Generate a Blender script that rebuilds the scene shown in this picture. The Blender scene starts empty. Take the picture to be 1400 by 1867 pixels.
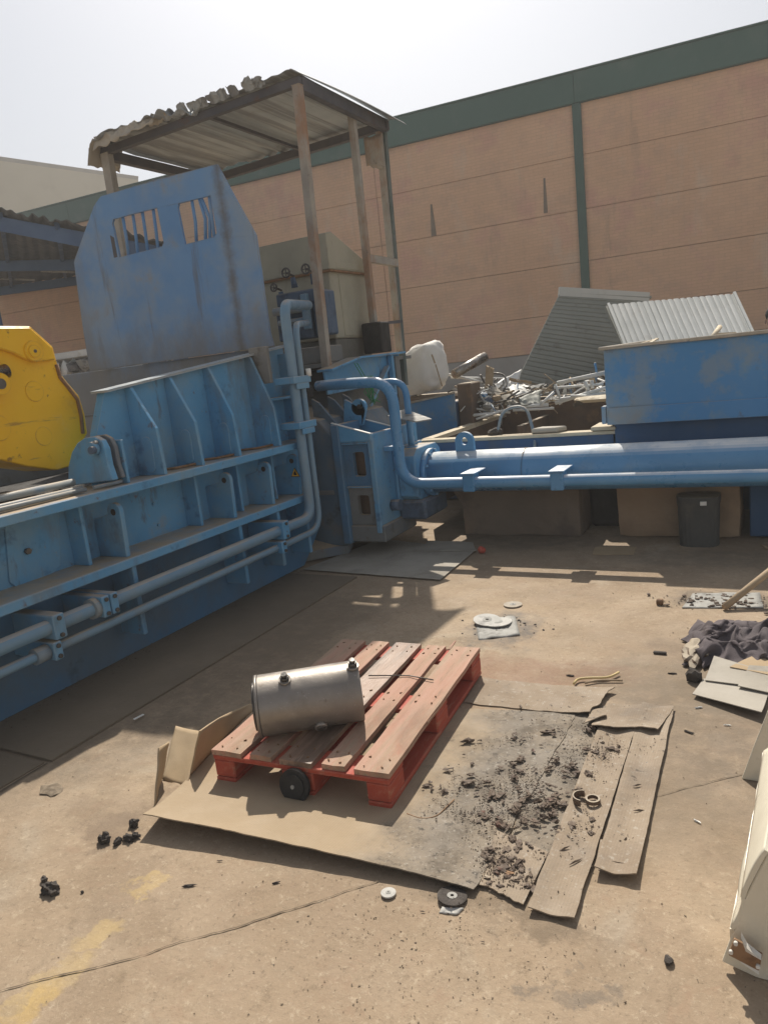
import bpy, bmesh, math, random
from mathutils import Vector, Matrix, noise
from math import radians as R, sin, cos, pi, hypot

random.seed(7)
S = bpy.context.scene
COL = S.collection

# ------------------------------------------------------------------ camera
cam_d = bpy.data.cameras.new('camera')
cam = bpy.data.objects.new('camera', cam_d)
COL.objects.link(cam)
m3 = Matrix([[0.878299, 0.000603, 0.478112], [0.465708, 0.225229, -0.855797], [-0.108201, 0.974306, 0.197538]])
cam.matrix_world = Matrix.Translation((0, 0, 1.626)) @ m3.to_4x4()
cam_d.sensor_fit = 'HORIZONTAL'
cam_d.sensor_width = 36.0
cam_d.lens = 36.0 * 1328.426 / 1400.0
cam_d.clip_start = 0.05
cam_d.clip_end = 2000
S.camera = cam

# ------------------------------------------------------------------ sky, sun, exposure
SUN = Vector((-0.405, 0.832, 1.0)).normalized()
W = bpy.data.worlds.new("World")
S.world = W
W.use_nodes = True
nt = W.node_tree
sky = nt.nodes.new('ShaderNodeTexSky')
sky.sky_type = 'NISHITA'
sky.sun_disc = False
sky.sun_elevation = R(47.2)
sky.sun_rotation = R(-26.0)
sky.air_density = 1.0
sky.dust_density = 2.0
sky.ozone_density = 1.0
hs = nt.nodes.new('ShaderNodeHueSaturation')
hs.inputs['Saturation'].default_value = 0.40
bg = nt.nodes['Background']
nt.links.new(sky.outputs[0], hs.inputs['Color'])
nt.links.new(hs.outputs[0], bg.inputs['Color'])
bg.inputs['Strength'].default_value = 0.086
sun_d = bpy.data.lights.new('sun', 'SUN')
sun_d.energy = 4.5
sun_d.angle = R(0.6)
sun_d.color = (1.0, 0.93, 0.82)
sun = bpy.data.objects.new('sun', sun_d)
COL.objects.link(sun)
sun.rotation_euler = SUN.to_track_quat('Z', 'Y').to_euler()
sun.location = (0, 0, 30)
S.view_settings.view_transform = 'Standard'
S.view_settings.look = 'None'
S.view_settings.exposure = 0.46
S.view_settings.gamma = 1.0
S.view_settings.use_curve_mapping = False

# ------------------------------------------------------------------ materials
class NT:
    def __init__(s, m):
        s.t = m.node_tree
    def n(s, typ, **kw):
        x = s.t.nodes.new(typ)
        for k, v in kw.items():
            setattr(x, k, v)
        return x
    def l(s, a, b):
        s.t.links.new(a, b)
    def noise(s, vec, scale, detail=5, rough=.6, dist=0.0):
        x = s.n('ShaderNodeTexNoise')
        x.inputs['Scale'].default_value = scale
        x.inputs['Detail'].default_value = detail
        x.inputs['Roughness'].default_value = rough
        x.inputs['Distortion'].default_value = dist
        s.l(vec, x.inputs['Vector'])
        return x.outputs['Fac']
    def ramp(s, fac, lo, hi, a=0.0, b=1.0):
        x = s.n('ShaderNodeMapRange', interpolation_type='SMOOTHSTEP')
        s.l(fac, x.inputs['Value'])
        x.inputs['From Min'].default_value = lo
        x.inputs['From Max'].default_value = hi
        x.inputs['To Min'].default_value = a
        x.inputs['To Max'].default_value = b
        return x.outputs['Result']
    def math(s, op, a, b=None):
        x = s.n('ShaderNodeMath', operation=op)
        for i, v in enumerate((a, b)):
            if v is None:
                continue
            if isinstance(v, (int, float)):
                x.inputs[i].default_value = v
            else:
                s.l(v, x.inputs[i])
        return x.outputs[0]
    def mix(s, fac, a, b):
        x = s.n('ShaderNodeMix', data_type='RGBA')
        if isinstance(fac, (int, float)):
            x.inputs[0].default_value = fac
        else:
            s.l(fac, x.inputs[0])
        for i, v in ((6, a), (7, b)):
            if isinstance(v, tuple):
                x.inputs[i].default_value = (v[0], v[1], v[2], 1)
            else:
                s.l(v, x.inputs[i])
        return x.outputs[2]
    def scaled(s, vec, sc):
        x = s.n('ShaderNodeVectorMath', operation='MULTIPLY')
        s.l(vec, x.inputs[0])
        x.inputs[1].default_value = sc
        return x.outputs[0]

def surf(name, c1, c2, scale=3.0, rough=.7, metal=0.0, layers=(), dust=None, bump=(60, .15), coord='world',
         stretch=(1, 1, 1), rough_var=.15, spec=.35, coarse=None, extra=None, wear=None):
    """layers: (colour, noise scale, lo, hi, strength[, stretch]); dust: (colour, amount) settles on upward faces"""
    m = bpy.data.materials.new(name)
    m.use_nodes = True
    q = NT(m)
    p = q.t.nodes['Principled BSDF']
    if coord == 'world':
        vec = q.n('ShaderNodeNewGeometry').outputs['Position']
    else:
        vec = q.n('ShaderNodeTexCoord').outputs['Object']
    base = vec
    if stretch != (1, 1, 1):
        vec = q.scaled(vec, stretch)
    col = q.mix(q.ramp(q.noise(vec, scale), .3, .7), c1, c2)
    rf = q.noise(vec, scale * 2.3, 4)
    for L in layers:
        lv = q.scaled(base, L[5]) if len(L) > 5 else vec
        f = q.ramp(q.noise(lv, L[1], 6, .65), L[2], L[3], 0, L[4])
        col = q.mix(f, col, L[0])
    if dust:
        nz = q.n('ShaderNodeSeparateXYZ')
        q.l(q.n('ShaderNodeNewGeometry').outputs['True Normal'], nz.inputs[0])
        f = q.ramp(nz.outputs[2], .55, .95)
        f2 = q.ramp(q.noise(base, 6.0, 6), .3, .62, .6, 1.0)
        f = q.math('MULTIPLY', q.math('MULTIPLY', f, f2), dust[1])
        col = q.mix(f, col, dust[0])
    if wear:
        bv = q.n('ShaderNodeBevel', samples=4)
        bv.inputs['Radius'].default_value = wear[1]
        dt = q.n('ShaderNodeVectorMath', operation='DOT_PRODUCT')
        q.l(bv.outputs[0], dt.inputs[0])
        q.l(q.n('ShaderNodeNewGeometry').outputs['Normal'], dt.inputs[1])
        e = q.ramp(dt.outputs['Value'], .98, .80)
        e = q.math('MULTIPLY', e, q.ramp(q.noise(base, 9, 6, .7), .34, .58, .25, 1))
        col = q.mix(q.math('MULTIPLY', e, wear[2]), col, wear[0])
    if extra:
        col = extra(q, col, base)
    q.l(col, p.inputs['Base Color'])
    q.l(q.ramp(rf, .25, .75, max(.05, rough - rough_var), min(1, rough + rough_var)), p.inputs['Roughness'])
    p.inputs['Metallic'].default_value = metal
    p.inputs['Specular IOR Level'].default_value = spec
    if bump:
        b = q.n('ShaderNodeBump')
        b.inputs['Strength'].default_value = bump[1]
        b.inputs['Distance'].default_value = .01
        h = q.noise(vec, bump[0], 6, .65)
        if coarse:
            h = q.math('ADD', h, q.math('MULTIPLY', q.noise(vec, coarse[0], 3), coarse[1]))
        q.l(h, b.inputs['Height'])
        q.l(b.outputs[0], p.inputs['Normal'])
    return m

DUST = (.47, .345, .215)
RUST = (.16, .075, .035)
GREY = (.24, .235, .22)
M = {}
M['blue'] = surf('blue_paint', (.095, .30, .53), (.135, .35, .57), 2.2, .5,
                 layers=[((.22, .34, .42), 1.5, .46, .66, .6), ((.04, .10, .20), 5, .56, .70, .55), ((.30, .29, .26), 2.2, .56, .70, .55), ((.10, .08, .065), 7, .62, .72, .55, (1, 1, .3)),
                         ((.24, .245, .235), 9, .62, .74, .4, (1, 1, .25)), (RUST, 11, .63, .73, .7), ((.15, .17, .18), 2.6, .55, .72, .6, (1, 1, .35)), ((.30, .27, .22), 30, .62, .72, .5)],
                dust=(DUST, .95), bump=(35, .1), coarse=(3, 1.2), wear=((.30, .38, .44), .010, .75))
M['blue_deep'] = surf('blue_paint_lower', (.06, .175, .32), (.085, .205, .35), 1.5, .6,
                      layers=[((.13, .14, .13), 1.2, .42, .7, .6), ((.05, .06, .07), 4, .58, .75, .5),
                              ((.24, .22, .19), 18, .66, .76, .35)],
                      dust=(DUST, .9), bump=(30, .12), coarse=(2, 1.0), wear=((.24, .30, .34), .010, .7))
M['blue_pipe'] = surf('blue_pipe_paint', (.14, .26, .38), (.20, .30, .385), 3.0, .42,
                      layers=[((.22, .25, .26), 4, .5, .7, .45), (RUST, 16, .70, .78, .4)],
                      dust=(DUST, .65), bump=(30, .06))
M['blue_ram'] = surf('blue_ram_paint', (.075, .245, .47), (.11, .295, .52), 2.0, .36,
                     layers=[((.17, .25, .33), 2.6, .52, .72, .5), ((.06, .10, .15), 8, .64, .74, .4)],
                     dust=((.86, .86, .84), .9), bump=(20, .05), spec=.55)  # near-white tops paint in sun glare on barrel and pipe, besides dust
M['grey_pipe'] = surf('dusty_pipe_paint', (.20, .26, .31), (.27, .30, .31), 3.0, .5,
                      layers=[((.10, .20, .33), 5, .52, .68, .6)], dust=(DUST, .7), bump=(30, .06))
def guard_extra(q, col, base):
    xyz = q.n('ShaderNodeSeparateXYZ')
    q.l(base, xyz.inputs[0])
    n1 = q.noise(q.scaled(base, (1, 1, .5)), 3.0, 7, .7)
    zz = q.math('ADD', xyz.outputs[2], q.math('MULTIPLY', n1, .9))
    col = q.mix(q.ramp(zz, 2.75, 2.15, 0, .85), col, (.185, .175, .155))
    xx = q.math('ADD', xyz.outputs[0], q.math('MULTIPLY', n1, .5))
    col = q.mix(q.ramp(xx, -5.35, -5.62, 0, .55), col, (.23, .22, .20))
    st = q.math('ABSOLUTE', q.math('ADD', xyz.outputs[0], 3.99))
    st = q.math('ADD', st, q.math('MULTIPLY', q.noise(base, 8, 6, .75), .16))
    col = q.mix(q.ramp(st, .16, .06, 0, .75), col, (.12, .11, .10))
    return col
M['guard'] = surf('guard_plate_paint', (.115, .265, .52), (.15, .305, .55), 1.6, .55,
                  layers=[((.27, .34, .42), 1.1, .42, .66, .8), ((.13, .12, .11), 6, .58, .72, .65, (1, 1, .10)), ((.26, .23, .19), 2.2, .56, .70, .55),
                          ((.30, .31, .30), 11, .64, .74, .5, (1.4, 1, .14)), (RUST, 10, .66, .75, .45, (1, 1, .3))],
                  bump=(28, .1), coarse=(2, 1.5), wear=((.24, .22, .20), .016, .8), extra=guard_extra)
M['dirty_steel'] = surf('dirty_grey_steel', (.17, .18, .18), (.23, .225, .21), 1.4, .7,
                        layers=[((.10, .16, .24), 1.8, .5, .72, .5), ((.10, .08, .06), 6, .55, .72, .6),
                                (RUST, 9, .6, .75, .4)], dust=(DUST, .8), bump=(30, .2), coarse=(3, 1))
M['throat'] = surf('greasy_blue_casting', (.09, .145, .20), (.13, .18, .225), 1.8, .65,
                    layers=[((.19, .18, .165), 2.4, .46, .66, .8), ((.06, .055, .05), 6, .56, .72, .6)], dust=(DUST, .7), bump=(30, .2), coarse=(4, 1.2))
M['hopper'] = surf('hopper_paint', (.065, .24, .50), (.095, .285, .55), .9, .5,
                   layers=[((.19, .30, .40), 1.7, .5, .62, .75), ((.22, .29, .35), 2.6, .48, .62, .7), ((.26, .26, .24), 1.7, .56, .70, .6),
                           ((.13, .13, .12), 7, .62, .76, .6), (RUST, 13, .68, .78, .5)],
                   dust=((.40, .36, .30), .8), bump=(22, .12), coarse=(2.5, 1.5), wear=((.33, .33, .30), .010, .8))
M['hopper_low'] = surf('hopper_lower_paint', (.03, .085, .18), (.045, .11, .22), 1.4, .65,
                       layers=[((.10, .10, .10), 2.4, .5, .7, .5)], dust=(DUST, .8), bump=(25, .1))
M['worn_edge'] = surf('worn_painted_edge', (.30, .36, .40), (.40, .42, .42), 7, .4, layers=[(RUST, 6, .58, .72, .5)], bump=(50, .1))
M['rim'] = surf('worn_steel_rim', (.36, .32, .26), (.48, .43, .35), 8, .55, layers=[(RUST, 6, .55, .7, .6)], bump=(50, .15))
M['rust_beam'] = surf('rusty_post', (.31, .285, .25), (.40, .37, .32), 5, .75,
                      layers=[((.32, .16, .075), 2.4, .46, .66, .75, (1, 1, .5)), ((.08, .06, .05), 12, .6, .75, .6),
                              ((.38, .35, .30), 20, .64, .74, .5, (1, 1, .2))], bump=(60, .3))
M['dark_beam'] = surf('dark_beam', (.085, .085, .095), (.12, .115, .12), 4, .7, layers=[(RUST, 6, .58, .72, .6)], bump=(40, .2))
M['green_post'] = surf('grey_green_post', (.10, .13, .12), (.16, .18, .165), 5, .6,
                       layers=[(RUST, 5, .55, .7, .6, (1, 1, .3))], bump=(40, .15))
M['zinc'] = surf('weathered_zinc_shade_stripes', (.33, .36, .38), (.41, .435, .44), 1.6, .6, metal=.1,
                 layers=[((.17, .17, .17), 1.0, .47, .60, .75, (7, .22, 1)), ((.50, .50, .48), 1.3, .56, .68, .6, (6, .2, 1)), ((.22, .20, .17), 2, .58, .74, .5), ((.48, .47, .43), 9, .62, .72, .5, (1, .2, 1))],  # long dark and pale stripes paint grazing and bounced light on the corrugations
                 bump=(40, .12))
M['zinc_bent'] = surf('crumpled_zinc', (.36, .32, .26), (.45, .41, .34), 4, .7,
                      layers=[((.19, .13, .08), 6, .54, .7, .6)], bump=(30, .3))
M['beige'] = surf('beige_cabinet_paint', (.33, .315, .245), (.40, .375, .29), 2.2, .6,
                  layers=[((.22, .20, .16), 3, .55, .72, .55), ((.17, .14, .10), 9, .62, .74, .5, (1, 1, .25))], bump=(30, .08))
M['beige_dark'] = surf('cabinet_base', (.16, .155, .135), (.22, .21, .18), 4, .7, bump=(30, .12))
M['valve'] = surf('valve_blue', (.075,.115,.18), (.11,.155,.22), 5, .55, layers=[((.04, .045, .05), 6, .5, .68, .6)],
                  dust=(DUST, .6), bump=(40, .15))
M['black'] = surf('black_rubber', (.018, .018, .019), (.03, .03, .03), 8, .6, dust=((.13, .115, .09), .6), bump=(60, .2))
M['black_flat'] = surf('dark_void_steel', (.03, .028, .026), (.05, .045, .04), 5, .85, bump=(40, .3))
M['yellow'] = surf('yellow_paint', (.80, .45, .010), (.86, .52, .016), 2.0, .42,
                   layers=[((.48, .24, .02), 3.2, .54, .74, .5), ((.20, .10, .03), 16, .63, .72, .8), ((.30, .17, .05), 5, .60, .67, .7, (1, .3, 3)), ((.80, .52, .10), 7, .62, .72, .35)],
                   bump=(26, .12), coarse=(5, 1.5), spec=.45, wear=((.30, .17, .06), .012, .8))
M['chrome'] = surf('greasy_rod', (.35, .33, .30), (.22, .19, .16), 7, .3, metal=.9, layers=[(RUST, 6, .5, .66, .8)], bump=(30, .1))
M['steel'] = surf('machined_steel', (.235, .21, .185), (.32, .29, .26), 3.5, .48, metal=.55,
                  layers=[((.20, .17, .14), 2.2, .52, .72, .6), ((.14, .09, .055), 12, .63, .73, .55), ((.58, .56, .53), 26, .62, .7, .4, (1, 5, 5))],
                  bump=(70, .08), coord='object')
M['bolt'] = surf('dark_bolt_steel', (.09, .085, .08), (.17, .155, .14), 20, .45, metal=.6, bump=(90, .2))
M['red_wood'] = surf('red_pallet_paint', (.36, .062, .038), (.43, .085, .05), 5, .72, coord='object',
                     layers=[((.46, .22, .14), 9, .54, .70, .6, (3, .6, 3)), ((.13, .04, .03), 7, .6, .76, .6)],
                     bump=(30, .35), stretch=(4, .5, 4), wear=((.50, .30, .20), .006, .7))
M['worn_red'] = surf('worn_pallet_board', (.43, .215, .15), (.49, .275, .20), 3.4, .78, coord='object', dust=((.38, .28, .20), .35),
                     layers=[((.37, .265, .18), 2.4, .42, .62, .85), ((.43, .13, .08), 5, .53, .68, .6, (1, .3, 1)), ((.20, .13, .095), 8, .58, .71, .7, (6, .5, 6)), ((.21, .145, .105), 2.6, .50, .68, .65, (1.2, .6, 1)),
                             ((.10, .07, .05), 30, .66, .74, .6)],
                     bump=(26, .45), stretch=(5, .45, 5))
M['wet_board'] = surf('oil_wet_board', (.30, .19, .135), (.38, .26, .19), 4, .42, coord='object',
                      layers=[((.13, .085, .06), 2.2, .42, .62, .85), ((.47, .34, .25), 6, .58, .7, .6, (3, .5, 3))],
                      bump=(26, .35), stretch=(5, .45, 5), spec=.5)
def card_extra(dirt):
    def f(q, col, base):
        w = q.n('ShaderNodeTexWave', wave_type='BANDS', bands_direction='X')
        q.l(base, w.inputs['Vector'])
        w.inputs['Scale'].default_value = 32
        w.inputs['Distortion'].default_value = .6
        w.inputs['Detail'].default_value = 2
        col = q.mix(q.math('MULTIPLY', w.outputs['Fac'], .10), col, (.10, .08, .06))
        if dirt:
            xy = q.n('ShaderNodeSeparateXYZ')
            q.l(base, xy.inputs[0])
            lim = q.ramp(q.math('ADD', xy.outputs[0], q.math('MULTIPLY', q.noise(base, 4, 5), .5)), -1.12, -.78)
            f1 = q.ramp(q.noise(base, 2.6, 7, .7), .36, .60)
            f = q.math('MULTIPLY', q.math('MULTIPLY', lim, q.math('ADD', q.math('MULTIPLY', f1, .35), .68)), .97)
            col = q.mix(f, col, (.20, .17, .135))
            fb = q.math('MULTIPLY', lim, q.ramp(q.noise(base, 5.5, 8, .8), .47, .66))
            col = q.mix(q.math('MULTIPLY', fb, .65), col, (.10, .083, .066))
            f2 = q.ramp(q.noise(base, 34, 8, .8), .53, .62)
            f3 = q.ramp(q.noise(base, 3.4, 4), .36, .56)
            f4 = q.ramp(q.noise(base, 60, 6, .8), .55, .66)
            col = q.mix(q.math('MULTIPLY', f4, q.math('MULTIPLY', lim, .7)), col, (.40, .37, .32))
            col = q.mix(q.math('MULTIPLY', q.math('MULTIPLY', f2, f3), q.math('MULTIPLY', lim, .85)), col, (.05, .042, .036))
        return col
    return f
M['card'] = surf('brown_cardboard', (.37,.275,.17), (.43,.325,.205), 2.5, .85,
                 layers=[((.31, .235, .155), 4, .56, .74, .5)], bump=(50, .12))
M['card_dirty'] = surf('oil_stained_cardboard', (.335,.255,.165), (.39,.30,.20), 2.4, .85,
                       layers=[((.33, .26, .18), 5, .54, .72, .5)], bump=(45, .25), extra=card_extra(True))
M['card_strip'] = surf('grey_cardboard_strip', (.26,.20,.142), (.325,.258,.188), 3.5, .85,
                       layers=[((.44, .40, .34), 50, .56, .66, .5), ((.20, .165, .13), 3.2, .5, .70, .65), ((.07, .055, .045), 22, .61, .69, .75)],
                       bump=(45, .3), extra=card_extra(False))
M['card_grey'] = surf('grey_flat_card', (.33, .30, .25), (.40, .365, .31), 2, .85, layers=[((.20, .18, .15), 3, .5, .7, .5)], bump=(40, .15))
M['cream'] = surf('cream_enamel', (.64, .595, .48), (.70, .65, .53), 2.2, .38,
                  layers=[((.48, .41, .29), 4, .56, .74, .5), ((.34, .25, .15), 16, .67, .75, .5)], bump=(20, .05), spec=.5)
M['rust'] = surf('rusty_plate', (.22, .12, .06), (.30, .18, .10), 12, .8, layers=[((.09, .05, .03), 14, .52, .7, .7)], bump=(70, .4))
M['cloth'] = surf('grey_purple_cloth', (.085, .07, .075), (.125, .105, .11), 6, .95, layers=[((.20, .17, .15), 9, .58, .72, .5)], bump=(160, .35))
M['wood'] = surf('grey_brown_wood', (.33, .245, .155), (.42, .32, .21), 6, .8, coord='object', layers=[((.17, .12, .08), 7, .56, .72, .6)], bump=(40, .3))
M['timber'] = surf('pale_timber', (.50, .42, .30), (.58, .50, .37), 6, .8, layers=[((.30, .23, .15), 6, .56, .72, .6)], bump=(40, .3))
M['block'] = surf('brown_concrete_block', (.175, .135, .10), (.225, .175, .13), 2.2, .9,
                  layers=[((.11, .085, .07), 2.2, .48, .68, .7), ((.30, .245, .18), 12, .64, .74, .5)], bump=(24, .5), coarse=(5, 1.5))
M['block_warm'] = surf('ochre_concrete_block', (.30, .205, .13), (.36, .26, .17), 2.2, .9,
                       layers=[((.19, .145, .11), 1.8, .46, .66, .75), ((.46, .36, .25), 10, .63, .74, .5)], bump=(24, .5), coarse=(5, 1.5))
M['bin'] = surf('charcoal_plastic', (.06, .063, .06), (.08, .08, .075), 6, .6, layers=[((.14, .125, .10), 5, .55, .72, .5)],
                dust=(DUST, .6), bump=(30, .1))
M['white'] = surf('white_paint', (.66, .66, .63), (.74, .73, .69), 4, .6, layers=[((.45, .40, .33), 6, .57, .72, .6)], bump=(40, .1))
M['bag'] = surf('white_woven_bag', (.66, .64, .60), (.74, .72, .67), 3, .85, layers=[((.48, .43, .36), 3, .54, .72, .45)], bump=(12, .4), coarse=(4, 2))
M['panel_dark'] = surf('grey_green_panel', (.235,.245,.215), (.28,.285,.25), 2, .6, layers=[((.13, .12, .10), 4, .56, .7, .6)], bump=(30, .08))
M['panel_light'] = surf('pale_grey_panel', (.50, .51, .48), (.56, .56, .53), 2, .55, layers=[((.37, .35, .31), 3, .55, .72, .5)], bump=(30, .06))
M['soil'] = surf('dark_oily_dirt', (.045,.038,.033), (.085,.072,.062), 18, .9, bump=(60, .6))
M['flake'] = surf('oily_flake', (.085,.06,.044), (.15,.11,.08), 30, .75, layers=[((.15, .06, .045), 20, .6, .7, .7)], bump=None)
M['grit'] = surf('grit', (.13, .10, .07), (.24, .19, .135), 40, .9, bump=None)
M['disc'] = surf('grinding_disc_face', (.44, .43, .40), (.54, .52, .48), 14, .8, layers=[((.20, .19, .18), 11, .5, .68, .7)], bump=(120, .3))
M['disc_brown'] = surf('worn_disc_face', (.36, .31, .25), (.43, .38, .31), 14, .8, layers=[((.17, .15, .13), 14, .55, .7, .6)], bump=(120, .3))
M['sheet_grey'] = surf('dusty_sheet_metal', (.28, .275, .255), (.36, .35, .32), 7, .7, layers=[((.12, .11, .10), 9, .5, .68, .7)], bump=(60, .3))
M['cable'] = surf('yellowed_cable', (.50, .38, .17), (.58, .45, .22), 12, .6, bump=None)
M['red'] = surf('red_plastic', (.42, .07, .045), (.50, .10, .06), 10, .6, bump=None)
M['green'] = surf('green_strap', (.03, .22, .07), (.06, .30, .11), 10, .7, bump=None)
M['joint'] = surf('dirt_filled_joint', (.13, .10, .07), (.20, .155, .105), 9, .95, bump=(50, .5))
M['sign_yellow'] = surf('sign_yellow', (.72, .42, .03), (.78, .47, .04), 6, .5, bump=None)
M['sign_black'] = surf('sign_black', (.02, .02, .02), (.03, .03, .03), 6, .6, bump=None)
M['skin'] = surf('skin', (.30, .17, .115), (.34, .20, .135), 8, .6, bump=None)
M['hair'] = surf('dark_hair', (.02, .016, .014), (.03, .025, .02), 20, .8, bump=(90, .5))
M['shirt'] = surf('pale_shirt', (.55, .54, .52), (.62, .61, .58), 6, .9, bump=(30, .2))
M['trousers'] = surf('dark_trousers', (.04, .045, .06), (.06, .065, .08), 6, .9, bump=(30, .2))

M['trough'] = surf('rusty_trough', (.14, .095, .065), (.19, .13, .09), 2, .85, layers=[((.09, .08, .075), 3, .5, .7, .6), ((.26, .16, .09), 5, .56, .7, .6)], dust=((.46, .40, .31), .9), bump=(30, .25))
def brick_extra(q, col, base):
    v = q.n('ShaderNodeTexCoord').outputs['Object']
    x = q.n('ShaderNodeSeparateXYZ')
    q.l(v, x.inputs[0])
    c = q.n('ShaderNodeCombineXYZ')
    q.l(x.outputs[0], c.inputs[0])
    q.l(x.outputs[2], c.inputs[1])
    b = q.n('ShaderNodeTexBrick')
    q.l(c.outputs[0], b.inputs['Vector'])
    b.inputs['Color1'].default_value = (.80, .80, .80, 1)
    b.inputs['Color2'].default_value = (1, 1, 1, 1)
    b.inputs['Mortar'].default_value = (.62, .62, .62, 1)
    b.inputs['Scale'].default_value = 1.0
    b.inputs['Brick Width'].default_value = .27
    b.inputs['Row Height'].default_value = .083
    b.inputs['Mortar Size'].default_value = .009
    mx = q.n('ShaderNodeMix', data_type='RGBA', blend_type='MULTIPLY')
    mx.inputs[0].default_value = .32
    q.l(col, mx.inputs[6])
    q.l(b.outputs['Color'], mx.inputs[7])
    return mx.outputs[2]
M['wall'] = surf('brick_faced_panel', (.64,.405,.255), (.70,.46,.30), .35, .9,
                 layers=[((.52, .35, .25), 1.6, .46, .70, .55), ((.60, .33, .26), .7, .50, .68, .7), ((.64, .50, .38), .9, .54, .72, .6, (1.3, 1, .5)),
                         ((.38, .26, .19), 1.4, .58, .76, .5, (1.2, 1, .25)), ((.33, .24, .19), 5, .63, .78, .35)],
                 bump=(30, .1), extra=brick_extra)
M['cabinet_stain'] = surf('wall_stain', (.17,.135,.105), (.24,.19,.145), 3, .9, bump=None)
M['plinth'] = surf('concrete_plinth', (.33, .32, .30), (.38, .365, .34), .9, .9, layers=[((.25, .235, .21), 1.5, .5, .7, .5)], bump=(20, .2))
M['fascia'] = surf('green_cladding', (.036,.098,.082), (.046,.115,.095), .5, .55, layers=[((.11, .15, .13), 1.2, .5, .75, .5)], bump=(20, .05))
M['drain'] = surf('green_downpipe', (.032,.08,.066), (.045,.10,.08), 2, .5, bump=(20, .05))
M['beige_wall'] = surf('beige_render', (.50, .46, .36), (.54, .50, .40), .2, .9, layers=[((.45, .41, .32), .6, .5, .7, .5)], bump=(8, .05))
M['canopy_roof'] = surf('canopy_sheet', (.055, .055, .052), (.075, .075, .07), .9, .8, layers=[((.20, .17, .135), 2, .54, .7, .5)], bump=(20, .15))
M['canopy_blue'] = surf('canopy_blue_steel', (.03, .075, .17), (.045, .10, .21), 1.2, .6, bump=(20, .1))

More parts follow.
